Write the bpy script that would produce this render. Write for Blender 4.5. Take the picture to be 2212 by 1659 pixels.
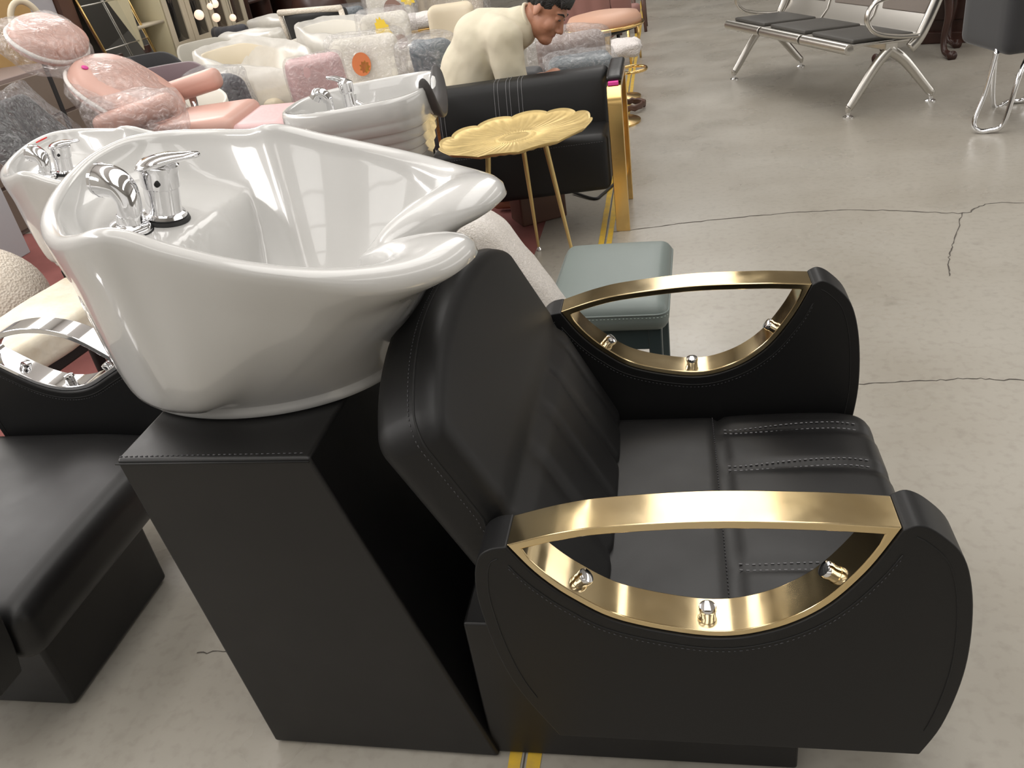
import bpy, bmesh, math, random
from math import sin, cos, pi, radians, sqrt, atan2, hypot
from mathutils import Matrix, Vector, noise

for o in list(bpy.data.objects):
    bpy.data.objects.remove(o)
S = bpy.context.scene
COL = S.collection
RND = random.Random(7)

# ------------------------------------------------------------------ camera
cam_d = bpy.data.cameras.new('camera')
cam = bpy.data.objects.new('camera', cam_d)
COL.objects.link(cam)
cam_d.sensor_fit = 'HORIZONTAL'
cam_d.sensor_width = 36.0
cam_d.lens = 1753.54 / 2212 * 36.0
cam_d.clip_start = 0.02
cam_d.clip_end = 200
RX = (0.97854548, 0.15495982, -0.13577993)       # camera right
DN = (-0.03560603, -0.52191926, -0.85225143)     # camera down
FW = (-0.20293089, 0.83880137, -0.50520423)      # camera forward
cam.matrix_world = Matrix(((RX[0], -DN[0], -FW[0], 0), (RX[1], -DN[1], -FW[1], 0), (RX[2], -DN[2], -FW[2], 1.36), (0, 0, 0, 1)))
S.camera = cam

# ------------------------------------------------------------------ world, view
S.view_settings.view_transform = 'Standard'
S.view_settings.look = 'None'
S.view_settings.gamma = 1
S.view_settings.use_curve_mapping = False
S.view_settings.exposure = -0.09
S.cycles.transparent_max_bounces = 32
W = bpy.data.worlds.new('world')
S.world = W
W.use_nodes = True
bg = W.node_tree.nodes['Background']
bg.inputs[0].default_value = (1.0, 0.93, 0.85, 1)
bg.inputs[1].default_value = 0.22

# ------------------------------------------------------------------ materials
def pmat(name, col, rough=0.5, metal=0.0, spec=0.5, coat=0.0, coat_r=0.05, sheen=0.0, trans=0.0, bump=None, vary=None, rvary=None, emit=None, alpha=1.0, sub=0.0):
    m = bpy.data.materials.new(name)
    m.use_nodes = True
    nt = m.node_tree
    b = nt.nodes['Principled BSDF']
    I = b.inputs
    I['Base Color'].default_value = (*col, 1)
    I['Roughness'].default_value = rough
    I['Metallic'].default_value = metal
    I['Specular IOR Level'].default_value = spec
    I['Coat Weight'].default_value = coat
    I['Coat Roughness'].default_value = coat_r
    I['Sheen Weight'].default_value = sheen
    I['Transmission Weight'].default_value = trans
    I['Alpha'].default_value = alpha
    I['Subsurface Weight'].default_value = sub
    if sub: I['Subsurface Radius'].default_value = (0.02, 0.008, 0.005)
    if emit:
        I['Emission Color'].default_value = (*emit[0], 1)
        I['Emission Strength'].default_value = emit[1]
    tc = nt.nodes.new('ShaderNodeTexCoord')
    if vary:                       # (scale, second colour, detail)
        n = nt.nodes.new('ShaderNodeTexNoise'); n.inputs['Scale'].default_value = vary[0]; n.inputs['Detail'].default_value = vary[2]
        nt.links.new(tc.outputs['Object'], n.inputs['Vector'])
        r = nt.nodes.new('ShaderNodeValToRGB')
        r.color_ramp.elements[0].position = 0.35; r.color_ramp.elements[1].position = 0.68
        r.color_ramp.elements[0].color = (*col, 1); r.color_ramp.elements[1].color = (*vary[1], 1)
        nt.links.new(n.outputs['Fac'], r.inputs['Fac']); nt.links.new(r.outputs['Color'], I['Base Color'])
    if rvary:                      # (scale, low, high)
        n = nt.nodes.new('ShaderNodeTexNoise'); n.inputs['Scale'].default_value = rvary[0]; n.inputs['Detail'].default_value = 4
        nt.links.new(tc.outputs['Object'], n.inputs['Vector'])
        mr = nt.nodes.new('ShaderNodeMapRange'); mr.inputs['From Min'].default_value = 0.3; mr.inputs['From Max'].default_value = 0.7
        mr.inputs['To Min'].default_value = rvary[1]; mr.inputs['To Max'].default_value = rvary[2]
        nt.links.new(n.outputs['Fac'], mr.inputs['Value']); nt.links.new(mr.outputs['Result'], I['Roughness'])
    if bump:                       # (kind, scale, strength, distance)
        if bump[0] == 'noise':
            n = nt.nodes.new('ShaderNodeTexNoise'); n.inputs['Detail'].default_value = 3; out = n.outputs['Fac']
        elif bump[0] == 'crinkle':
            n = nt.nodes.new('ShaderNodeTexVoronoi'); n.feature = 'DISTANCE_TO_EDGE'; out = n.outputs['Distance']
        else:
            n = nt.nodes.new('ShaderNodeTexVoronoi'); out = n.outputs['Distance']
        n.inputs['Scale'].default_value = bump[1]
        nt.links.new(tc.outputs['Object'], n.inputs['Vector'])
        bp = nt.nodes.new('ShaderNodeBump'); bp.inputs['Strength'].default_value = bump[2]; bp.inputs['Distance'].default_value = bump[3]
        nt.links.new(out, bp.inputs['Height']); nt.links.new(bp.outputs['Normal'], I['Normal'])
    return m

def film(name, tint, amount, rough=0.12, scale=14, strength=0.9, dist=0.012, var=0.16, warp=1.8):
    """thin plastic film: part see-through, part milky, crinkled gloss"""
    m = bpy.data.materials.new(name); m.use_nodes = True
    nt = m.node_tree; nt.nodes.clear()
    out = nt.nodes.new('ShaderNodeOutputMaterial')
    tc = nt.nodes.new('ShaderNodeTexCoord')
    n = nt.nodes.new('ShaderNodeTexNoise'); n.inputs['Scale'].default_value = scale; n.inputs['Detail'].default_value = 5; n.inputs['Distortion'].default_value = warp
    nt.links.new(tc.outputs['Object'], n.inputs['Vector'])
    bp = nt.nodes.new('ShaderNodeBump'); bp.inputs['Strength'].default_value = strength; bp.inputs['Distance'].default_value = dist
    nt.links.new(n.outputs['Fac'], bp.inputs['Height'])
    tr = nt.nodes.new('ShaderNodeBsdfTransparent'); tr.inputs[0].default_value = (0.97, 0.97, 0.97, 1)
    df = nt.nodes.new('ShaderNodeBsdfDiffuse'); df.inputs[0].default_value = (*tint, 1)
    tl = nt.nodes.new('ShaderNodeBsdfTranslucent'); tl.inputs[0].default_value = (*tint, 1)
    gl = nt.nodes.new('ShaderNodeBsdfGlossy'); gl.inputs['Roughness'].default_value = rough
    nt.links.new(bp.outputs['Normal'], gl.inputs['Normal']); nt.links.new(bp.outputs['Normal'], df.inputs['Normal'])
    mx1 = nt.nodes.new('ShaderNodeMixShader'); mx1.inputs[0].default_value = 0.4
    nt.links.new(df.outputs[0], mx1.inputs[1]); nt.links.new(tl.outputs[0], mx1.inputs[2])
    mr = nt.nodes.new('ShaderNodeMapRange'); mr.inputs['From Min'].default_value = 0.35; mr.inputs['From Max'].default_value = 0.7
    mr.inputs['To Min'].default_value = max(0, amount - var); mr.inputs['To Max'].default_value = min(1, amount + var)
    nt.links.new(n.outputs['Fac'], mr.inputs['Value'])
    mx2 = nt.nodes.new('ShaderNodeMixShader'); nt.links.new(mr.outputs[0], mx2.inputs[0])
    nt.links.new(tr.outputs[0], mx2.inputs[1]); nt.links.new(mx1.outputs[0], mx2.inputs[2])
    lw = nt.nodes.new('ShaderNodeLayerWeight'); lw.inputs[0].default_value = 0.35
    nt.links.new(bp.outputs['Normal'], lw.inputs['Normal'])
    fp = nt.nodes.new('ShaderNodeMath'); fp.operation = 'POWER'; fp.inputs[1].default_value = 3.0; nt.links.new(lw.outputs['Facing'], fp.inputs[0])
    fr = nt.nodes.new('ShaderNodeMath'); fr.operation = 'MULTIPLY_ADD'; fr.inputs[1].default_value = 0.35; fr.inputs[2].default_value = 0.09; nt.links.new(fp.outputs[0], fr.inputs[0])
    mx3 = nt.nodes.new('ShaderNodeMixShader'); nt.links.new(fr.outputs[0], mx3.inputs[0])
    nt.links.new(mx2.outputs[0], mx3.inputs[1]); nt.links.new(gl.outputs[0], mx3.inputs[2])
    nt.links.new(mx3.outputs[0], out.inputs[0])
    return m

M = {}
M['leather'] = pmat('black_leather', (0.006, 0.0057, 0.0058), 0.40, spec=0.45, bump=('noise', 420, 0.12, 0.0006), rvary=(9, 0.38, 0.47))
M['leather_soft'] = pmat('black_leather_soft', (0.005, 0.005, 0.0053), 0.48, spec=0.35, bump=('noise', 420, 0.1, 0.0006))
M['stitch'] = pmat('grey_thread', (0.2, 0.2, 0.21), 0.6)
M['stitch_dark'] = pmat('dark_thread', (0.05, 0.05, 0.055), 0.5)
M['groove'] = pmat('dark_seam', (0.003, 0.003, 0.003), 0.7)
M['ceramic'] = pmat('white_ceramic', (0.54, 0.535, 0.52), 0.25, coat=0.8, coat_r=0.04, spec=0.5)
M['chrome'] = pmat('chrome', (0.80, 0.80, 0.81), 0.06, metal=1)
M['chrome_satin'] = pmat('satin_steel', (0.62, 0.60, 0.56), 0.28, metal=1)
M['brass'] = pmat('polished_brass', (0.74, 0.575, 0.31), 0.10, metal=1, vary=(7, (0.70, 0.57, 0.35), 3), rvary=(12, 0.06, 0.2))
M['gold'] = pmat('gold_metal', (0.80, 0.55, 0.22), 0.18, metal=1)
M['gold_matte'] = pmat('matte_gold_paint', (0.62, 0.47, 0.20), 0.40, metal=0.6, rvary=(30, 0.34, 0.48))
M['rubber'] = pmat('black_rubber', (0.012, 0.012, 0.012), 0.55)
M['teal'] = pmat('grey_green_leather', (0.155, 0.185, 0.175), 0.42, bump=('noise', 300, 0.15, 0.0006))
M['teal_stitch'] = pmat('pale_green_thread', (0.36, 0.43, 0.39), 0.6)
M['teal_leg'] = pmat('dark_green_leg', (0.03, 0.048, 0.052), 0.4)
M['pink'] = pmat('pink_leather', (0.60, 0.36, 0.30), 0.38)
M['piping'] = pmat('white_piping', (0.72, 0.69, 0.66), 0.5)
M['pinkfoam'] = pmat('pink_wrapped_foam', (0.64, 0.43, 0.43), 0.45, bump=('noise', 40, 0.3, 0.004))
M['magenta'] = pmat('magenta_sticker', (0.65, 0.05, 0.3), 0.5)
M['shirt'] = pmat('cream_cotton', (0.62, 0.57, 0.44), 0.85, bump=('noise', 9, 0.35, 0.01))
M['skin'] = pmat('skin', (0.40, 0.185, 0.115), 0.5, sub=0.12, vary=(14, (0.47, 0.225, 0.145), 3))
M['lip'] = pmat('lip', (0.30, 0.11, 0.085), 0.5)
M['hair'] = pmat('black_hair', (0.010, 0.009, 0.009), 0.5, bump=('noise', 160, 0.9, 0.006))
M['eye'] = pmat('eye', (0.02, 0.015, 0.012), 0.2)
M['trousers'] = pmat('dark_trousers', (0.03, 0.032, 0.04), 0.85)
M['film'] = film('clear_film', (0.90, 0.87, 0.87), 0.13, rough=0.10, scale=20, strength=1.0, dist=0.02)
M['film_milky'] = film('milky_film', (0.92, 0.90, 0.85), 0.68, rough=0.3, strength=0.5, scale=6, var=0.1, warp=0.5)
M['film_dark'] = film('film_on_dark', (0.72, 0.74, 0.78), 0.06, rough=0.10, scale=26, strength=1.0, dist=0.02)
M['bubble'] = film('bubble_wrap_film', (0.95, 0.91, 0.87), 0.85, rough=0.2, scale=120, strength=0.8, dist=0.004)
M['foam'] = pmat('white_foam', (0.80, 0.73, 0.63), 0.7, bump=('cell', 110, 0.9, 0.004), vary=(60, (0.70, 0.62, 0.52), 3))
M['paperwrap'] = pmat('foam_sheet_wrap', (0.80, 0.75, 0.64), 0.5, bump=('noise', 16, 0.5, 0.012), vary=(11, (0.70, 0.62, 0.47), 4))
M['redcarpet'] = pmat('red_carpet', (0.25, 0.085, 0.075), 0.95, bump=('noise', 200, 0.4, 0.002), vary=(4, (0.20, 0.062, 0.055), 4))
M['white'] = pmat('white_paint', (0.72, 0.70, 0.66), 0.5)
M['cream'] = pmat('cream_laminate', (0.55, 0.48, 0.36), 0.5)
M['cream_in'] = pmat('cream_laminate_inside', (0.60, 0.53, 0.35), 0.6)
M['taupe'] = pmat('taupe_laminate', (0.19, 0.145, 0.115), 0.5)
M['darkwood'] = pmat('dark_wood', (0.06, 0.024, 0.017), 0.35, vary=(5, (0.036, 0.014, 0.010), 5))
M['brownstain'] = pmat('brown_wood', (0.10, 0.05, 0.035), 0.4)
M['lightwood'] = pmat('light_wood', (0.52, 0.33, 0.14), 0.5, vary=(3, (0.43, 0.26, 0.10), 6))
M['glass'] = pmat('dark_glass', (0.02, 0.018, 0.017), 0.06, spec=0.6)
M['glass_brown'] = pmat('brown_glass', (0.085, 0.05, 0.038), 0.08, spec=0.6)
M['lilac'] = pmat('lilac_paint', (0.40, 0.38, 0.40), 0.8)
M['mirror'] = pmat('mirror', (0.86, 0.87, 0.86), 0.015, metal=1)
M['charcoal'] = pmat('charcoal_fabric', (0.020, 0.020, 0.022), 0.85, sheen=0.2)
M['slate'] = pmat('slate_fabric', (0.055, 0.055, 0.066), 0.8, sheen=0.2)
M['plum'] = pmat('plum_velvet', (0.13, 0.085, 0.095), 0.8, sheen=0.5)
M['greyfab'] = pmat('grey_fabric', (0.40, 0.38, 0.33), 0.85)
M['whitefab'] = pmat('off_white_leather', (0.66, 0.63, 0.56), 0.5)
M['creamfab'] = pmat('cream_leather', (0.62, 0.54, 0.40), 0.45)
M['beigefab'] = pmat('beige_fabric', (0.50, 0.44, 0.36), 0.7)
M['brownfab'] = pmat('brown_fabric', (0.25, 0.15, 0.12), 0.75)
M['rosefab'] = pmat('dusty_rose_fabric', (0.27, 0.13, 0.11), 0.7)
M['tanfab'] = pmat('tan_leather', (0.50, 0.29, 0.20), 0.5)
M['taupefab'] = pmat('taupe_fabric', (0.26, 0.20, 0.18), 0.6)
M['bluefab'] = pmat('blue_grey_leather', (0.10, 0.13, 0.15), 0.45)
M['blackfab'] = pmat('black_velvet', (0.012, 0.012, 0.013), 0.8, sheen=0.1)
M['yellow'] = pmat('yellow_print', (0.78, 0.55, 0.04), 0.55)
M['orange'] = pmat('orange_print', (0.55, 0.16, 0.05), 0.55)
M['red'] = pmat('red_label', (0.65, 0.02, 0.02), 0.45)
M['fur'] = pmat('white_fur', (0.72, 0.68, 0.66), 0.95, bump=('noise', 90, 1.0, 0.01))
M['cable'] = pmat('black_cable', (0.012, 0.012, 0.012), 0.5)
M['whitecable'] = pmat('white_cable', (0.72, 0.68, 0.66), 0.5)
M['dove'] = pmat('neck_rest_rubber', (0.065, 0.06, 0.058), 0.45)
M['bluewhite'] = pmat('pale_blue_panel', (0.52, 0.55, 0.58), 0.6)
M['seatpad'] = pmat('grey_seat_pad', (0.045, 0.042, 0.037), 0.55)
M['backpad'] = pmat('taupe_back_pad', (0.15, 0.125, 0.105), 0.55)
M['lampglow'] = pmat('globe_lamp', (0.9, 0.8, 0.7), 0.4, emit=((1.0, 0.70, 0.5), 0.9))  # glow for the reflections in the cabinet glass
M['tape'] = pmat('yellow_floor_tape', (0.66, 0.42, 0.03), 0.55, vary=(24, (0.50, 0.33, 0.06), 6))
M['crack'] = pmat('floor_crack', (0.075, 0.065, 0.055), 0.9)
M['ceil'] = pmat('ceiling_sheet', (0.58, 0.56, 0.54), 0.7)
M['wallgrey'] = pmat('warehouse_wall', (0.56, 0.54, 0.51), 0.85)
M['sky'] = pmat('daylight_pane', (0.9, 0.9, 0.9), 0.5, emit=((1.0, 0.975, 0.94), 3.3))
M['sky_right'] = pmat('daylight_right_pane', (0.9, 0.9, 0.9), 0.5, emit=((1.0, 0.975, 0.94), 2.2))  # glow of the panels added on the right wall
M['sky_side'] = pmat('daylight_side_pane', (0.9, 0.9, 0.9), 0.5, emit=((1.0, 0.97, 0.95), 10.5))
M['sky_front'] = pmat('daylight_front_pane', (0.9, 0.9, 0.9), 0.5, emit=((1.0, 0.975, 0.94), 0.4))  # glow of the fill panels added behind the viewer

def concrete():
    m = bpy.data.materials.new('polished_concrete'); m.use_nodes = True
    nt = m.node_tree; b = nt.nodes['Principled BSDF']; L = nt.links.new
    tc = nt.nodes.new('ShaderNodeTexCoord')
    def nz(sc, det, dist=0.0):
        n = nt.nodes.new('ShaderNodeTexNoise'); n.inputs['Scale'].default_value = sc; n.inputs['Detail'].default_value = det; n.inputs['Distortion'].default_value = dist
        L(tc.outputs['Object'], n.inputs['Vector']); return n
    a = nz(1.3, 5, 0.15); r = nt.nodes.new('ShaderNodeValToRGB')
    r.color_ramp.interpolation = 'EASE'; r.color_ramp.elements[0].position = 0.25; r.color_ramp.elements[0].color = (0.305, 0.280, 0.236, 1)
    r.color_ramp.elements[1].position = 0.72; r.color_ramp.elements[1].color = (0.365, 0.344, 0.302, 1)
    L(a.outputs['Fac'], r.inputs['Fac'])
    f = nz(38, 5); mx = nt.nodes.new('ShaderNodeMix'); mx.data_type = 'RGBA'; mx.blend_type = 'MULTIPLY'
    fr = nt.nodes.new('ShaderNodeValToRGB'); fr.color_ramp.elements[0].position = 0.30; fr.color_ramp.elements[0].color = (0.70, 0.68, 0.66, 1)
    fr.color_ramp.elements[1].position = 0.50; fr.color_ramp.elements[1].color = (1, 1, 1, 1)
    L(f.outputs['Fac'], fr.inputs['Fac']); mx.inputs[0].default_value = 0.38
    L(r.outputs['Color'], mx.inputs[6]); L(fr.outputs['Color'], mx.inputs[7])
    # sparse dark specks and stains
    s = nz(9, 3, 0.2); sr = nt.nodes.new('ShaderNodeValToRGB'); sr.color_ramp.elements[0].position = 0.20; sr.color_ramp.elements[0].color = (0.45, 0.42, 0.40, 1)
    sr.color_ramp.elements[1].position = 0.36; sr.color_ramp.elements[1].color = (1, 1, 1, 1)
    L(s.outputs['Fac'], sr.inputs['Fac']); m2 = nt.nodes.new('ShaderNodeMix'); m2.data_type = 'RGBA'; m2.blend_type = 'MULTIPLY'; m2.inputs[0].default_value = 0.4
    L(mx.outputs[2], m2.inputs[6]); L(sr.outputs['Color'], m2.inputs[7]); L(m2.outputs[2], b.inputs['Base Color'])
    g = nz(2.3, 4, 0.2); mr = nt.nodes.new('ShaderNodeMapRange'); mr.inputs['From Min'].default_value = 0.3; mr.inputs['From Max'].default_value = 0.7
    mr.inputs['To Min'].default_value = 0.22; mr.inputs['To Max'].default_value = 0.42
    L(g.outputs['Fac'], mr.inputs['Value']); L(mr.outputs['Result'], b.inputs['Roughness'])
    bp = nt.nodes.new('ShaderNodeBump'); bp.inputs['Strength'].default_value = 0.12; bp.inputs['Distance'].default_value = 0.002
    L(f.outputs['Fac'], bp.inputs['Height']); L(bp.outputs['Normal'], b.inputs['Normal'])
    b.inputs['Specular IOR Level'].default_value = 0.5
    return m
M['floor'] = concrete()

# ------------------------------------------------------------------ mesh builder
def spline(pts, n, closed=False):
    """Catmull-Rom through pts (any dimension), n samples per span"""
    P = [Vector(p) for p in pts]; out = []
    N = len(P); spans = N if closed else N - 1
    for i in range(spans):
        g = lambda k: P[k % N] if closed else P[min(max(k, 0), N - 1)]
        a, b, c, d = g(i - 1), g(i), g(i + 1), g(i + 2)
        for j in range(n):
            t = j / n
            out.append(0.5 * ((2 * b) + (c - a) * t + (2 * a - 5 * b + 4 * c - d) * t * t + (3 * b - a - 3 * c + d) * t ** 3))
    if not closed: out.append(P[-1].copy())
    return out

def sst(a, b, x):
    t = min(1, max(0, (x - a) / (b - a))); return t * t * (3 - 2 * t)

class MB:
    def __init__(self, mat=None):
        self.v = []; self.f = []; self.m = []; self.X = mat or Matrix.Identity(4)
    def add(self, vs, fs, mi=0, X=None):
        k = len(self.v); T = self.X @ X if X else self.X
        self.v += [T @ Vector(p) for p in vs]
        for q in fs:
            self.f.append([i + k for i in q]); self.m.append(mi)
        return self
    def box(self, a, b, mi=0, X=None):
        x0, y0, z0 = a; x1, y1, z1 = b
        return self.add([(x0, y0, z0), (x1, y0, z0), (x1, y1, z0), (x0, y1, z0), (x0, y0, z1), (x1, y0, z1), (x1, y1, z1), (x0, y1, z1)],
                        [(0, 3, 2, 1), (4, 5, 6, 7), (0, 1, 5, 4), (1, 2, 6, 5), (2, 3, 7, 6), (3, 0, 4, 7)], mi, X)
    def hexa(self, p, mi=0, X=None):
        return self.add(p, [(0, 3, 2, 1), (4, 5, 6, 7), (0, 1, 5, 4), (1, 2, 6, 5), (2, 3, 7, 6), (3, 0, 4, 7)], mi, X)
    def prism(self, poly, a, b, plane='xz', mi=0, X=None, caps=True):
        n = len(poly)
        def P(p, t):
            return {'xz': (p[0], t, p[1]), 'xy': (p[0], p[1], t), 'yz': (t, p[0], p[1])}[plane]
        vs = [P(p, a) for p in poly] + [P(p, b) for p in poly]
        fs = [(i, (i + 1) % n, n + (i + 1) % n, n + i) for i in range(n)]
        if caps: fs += [list(range(n))[::-1], list(range(n, 2 * n))]
        return self.add(vs, fs, mi, X)
    def ring(self, outer, inner, a, b, plane='xz', mi=0, X=None):
        """band between two outlines with the same number of points, thick from a to b"""
        n = len(outer)
        def P(p, t):
            return {'xz': (p[0], t, p[1]), 'xy': (p[0], p[1], t), 'yz': (t, p[0], p[1])}[plane]
        vs = [P(p, a) for p in outer] + [P(p, a) for p in inner] + [P(p, b) for p in outer] + [P(p, b) for p in inner]
        fs = []
        for i in range(n):
            j = (i + 1) % n
            fs += [(i, j, n + j, n + i), (2 * n + i, 3 * n + i, 3 * n + j, 2 * n + j), (i, 2 * n + i, 2 * n + j, j), (n + i, n + j, 3 * n + j, 3 * n + i)]
        return self.add(vs, fs, mi, X)
    def tube(self, pts, r, n=10, mi=0, closed=False, X=None, flat=None):
        """sweep a circle (or an ellipse: flat = (width, height)) along pts; r number or list"""
        P = [Vector(p) for p in pts]; N = len(P)
        R = r if isinstance(r, (list, tuple)) else [r] * N
        vs = []; up = None
        for i in range(N):
            a = P[(i - 1) % N] if (closed or i) else P[0]; b = P[(i + 1) % N] if (closed or i < N - 1) else P[-1]
            t = (b - a).normalized() if (b - a).length > 1e-9 else Vector((0, 0, 1))
            if up is None:
                up = Vector((0, 0, 1)) if abs(t.z) < 0.9 else Vector((1, 0, 0))
            s = t.cross(up)
            if s.length < 1e-6: s = t.orthogonal()
            s.normalize(); up = s.cross(t).normalized()
            for k in range(n):
                an = 2 * pi * k / n
                fx, fy = flat if flat else (1, 1)
                vs.append(P[i] + (s * cos(an) * fx + up * sin(an) * fy) * R[i])
        fs = []
        for i in range(N if closed else N - 1):
            for k in range(n):
                j = (i + 1) % N
                fs.append((i * n + k, i * n + (k + 1) % n, j * n + (k + 1) % n, j * n + k))
        if not closed:
            fs += [list(range(n))[::-1], list(range((N - 1) * n, N * n))]
        return self.add(vs, fs, mi, X)
    def lathe(self, prof, n=32, mi=0, X=None, fn=None):
        """profile [(r, z)] about z; fn(r, z, angle) may move each point"""
        vs = []; m = len(prof)
        for (r, z) in prof:
            for k in range(n):
                a = 2 * pi * k / n
                rr, zz = fn(r, z, a) if fn else (r, z)
                vs.append((rr * cos(a), rr * sin(a), zz))
        fs = [(i * n + k, i * n + (k + 1) % n, (i + 1) * n + (k + 1) % n, (i + 1) * n + k) for i in range(m - 1) for k in range(n)]
        fs += [list(range(n))[::-1], list(range((m - 1) * n, m * n))]
        return self.add(vs, fs, mi, X)
    def rows(self, rows, mi=0, closed=True, cap0=False, cap1=False, X=None):
        n = len(rows[0]); vs = [p for r in rows for p in r]
        fs = []
        for i in range(len(rows) - 1):
            for k in range(n if closed else n - 1):
                fs.append((i * n + k, i * n + (k + 1) % n, (i + 1) * n + (k + 1) % n, (i + 1) * n + k))
        if cap0: fs.append(list(range(n))[::-1])
        if cap1: fs.append(list(range((len(rows) - 1) * n, len(rows) * n)))
        return self.add(vs, fs, mi, X)
    def rbox(self, a, b, r, n=8, mi=0, X=None, fn=None, nn=None):
        """cushion: box with rounded edges of radius r, n (or nn = per axis) cells per side, fn moves each point"""
        a = Vector(a); b = Vector(b); c = (a + b) / 2; h = (b - a) / 2
        nx, ny, nz_ = nn or (n, n, n)
        vid = {}; vs = []
        rr = min(r, h.x * 0.999, h.y * 0.999, h.z * 0.999)
        def spread(i, m, hh):      # crowd the samples towards the edges
            k = min(0.34, 3.0 / m if m > 6 else 0.34)
            t = i / m
            e = rr / hh / 2
            if m < 6: return -1 + 2 * t
            e_n = max(2, int(m * 0.22))
            if i <= e_n: return -1 + 2 * e * (i / e_n)
            if i >= m - e_n: return 1 - 2 * e * ((m - i) / e_n)
            return -1 + 2 * (e + (1 - 2 * e) * (i - e_n) / (m - 2 * e_n))
        def V(i, j, k):
            key = (i, j, k)
            if key not in vid:
                p = Vector((spread(i, nx, h.x) * h.x, spread(j, ny, h.y) * h.y, spread(k, nz_, h.z) * h.z))
                q = Vector((max(-h.x + rr, min(h.x - rr, p.x)), max(-h.y + rr, min(h.y - rr, p.y)), max(-h.z + rr, min(h.z - rr, p.z))))
                d = p - q
                if d.length > 1e-9: p = q + d.normalized() * rr
                p = p + c
                if fn: p = Vector(fn(p))
                vid[key] = len(vs); vs.append(p)
            return vid[key]
        fs = []
        for i in range(nx):
            for j in range(ny):
                fs.append((V(i, j, 0), V(i, j + 1, 0), V(i + 1, j + 1, 0), V(i + 1, j, 0)))
                fs.append((V(i, j, nz_), V(i + 1, j, nz_), V(i + 1, j + 1, nz_), V(i, j + 1, nz_)))
        for i in range(nx):
            for k in range(nz_):
                fs.append((V(i, 0, k), V(i + 1, 0, k), V(i + 1, 0, k + 1), V(i, 0, k + 1)))
                fs.append((V(i, ny, k), V(i, ny, k + 1), V(i + 1, ny, k + 1), V(i + 1, ny, k)))
        for j in range(ny):
            for k in range(nz_):
                fs.append((V(0, j, k), V(0, j, k + 1), V(0, j + 1, k + 1), V(0, j + 1, k)))
                fs.append((V(nx, j, k), V(nx, j + 1, k), V(nx, j + 1, k + 1), V(nx, j, k + 1)))
        return self.add(vs, fs, mi, X)
    def ball(self, c, r, nu=16, nv=10, mi=0, X=None, fn=None):
        rx, ry, rz = r if isinstance(r, (tuple, list)) else (r, r, r)
        vs = []; fs = []
        for i in range(nv + 1):
            t = pi * i / nv
            for k in range(nu):
                a = 2 * pi * k / nu
                p = Vector((c[0] + rx * sin(t) * cos(a), c[1] + ry * sin(t) * sin(a), c[2] + rz * cos(t)))
                vs.append(Vector(fn(p)) if fn else p)
        for i in range(nv):
            for k in range(nu):
                fs.append((i * nu + k, (i + 1) * nu + k, (i + 1) * nu + (k + 1) % nu, i * nu + (k + 1) % nu))
        return self.add(vs, fs, mi, X)
    def dashes(self, pts, r=0.0012, on=0.006, off=0.003, mi=1):
        """a run of stitches along pts"""
        P = [Vector(p) for p in pts]; d = 0; seg = []
        for i in range(len(P) - 1):
            L = (P[i + 1] - P[i]).length; k = max(1, int(L / 0.0015))
            for j in range(k):
                ph = d % (on + off); q = P[i].lerp(P[i + 1], j / k)
                if ph < on: seg.append(q)
                elif seg:
                    if len(seg) > 1: self.tube([seg[0], seg[-1]], r, n=5, mi=mi)
                    seg = []
                d += L / k
        return self
    def build(self, name, mats, parent=None, bevel=0, segs=3, sharp=None, smooth=True, merge=0, mods=None):
        me = bpy.data.meshes.new(name)
        me.from_pydata([tuple(p) for p in self.v], [], self.f)
        for m in (mats if isinstance(mats, (list, tuple)) else [mats]):
            me.materials.append(M[m] if isinstance(m, str) else m)
        for p, mi in zip(me.polygons, self.m):
            p.material_index = mi; p.use_smooth = smooth
        bm = bmesh.new(); bm.from_mesh(me)
        if merge: bmesh.ops.remove_doubles(bm, verts=bm.verts, dist=merge)
        bmesh.ops.recalc_face_normals(bm, faces=bm.faces)
        bm.to_mesh(me); bm.free()
        if sharp: me.set_sharp_from_angle(angle=radians(sharp))
        o = bpy.data.objects.new(name, me); COL.objects.link(o)
        if parent: o.parent = parent
        if bevel:
            b = o.modifiers.new('bevel', 'BEVEL'); b.width = bevel; b.segments = segs; b.limit_method = 'ANGLE'; b.angle_limit = radians(35); b.harden_normals = True
            b.use_clamp_overlap = True
        for md in mods or []: md(o)
        return o

def thing(name, label, cat, loc=(0, 0, 0), rotz=0, group=None):
    o = bpy.data.objects.new(name, None); COL.objects.link(o)
    o.empty_display_size = 0.1
    o.location = loc; o.rotation_euler = (0, 0, rotz)
    return tag(o, label, cat, group)
def tag(o, label, cat, group=None):
    o['label'] = label; o['category'] = cat
    if group: o['group'] = group
    return o
def struct(o):
    o['kind'] = 'structure'; return o
def T(x, y, z): return Matrix.Translation((x, y, z))
def Rz(a): return Matrix.Rotation(a, 4, 'Z')
def Ry(a): return Matrix.Rotation(a, 4, 'Y')
def Rx(a): return Matrix.Rotation(a, 4, 'X')
def frame(o, x, y, z):
    """matrix from an origin and three axes"""
    return Matrix(((x[0], y[0], z[0], o[0]), (x[1], y[1], z[1], o[1]), (x[2], y[2], z[2], o[2]), (0, 0, 0, 1)))
def copy_tree(o, parent=None):
    c = o.copy(); COL.objects.link(c)
    if parent: c.parent = parent
    for ch in list(o.children): copy_tree(ch, c)
    return c

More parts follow.
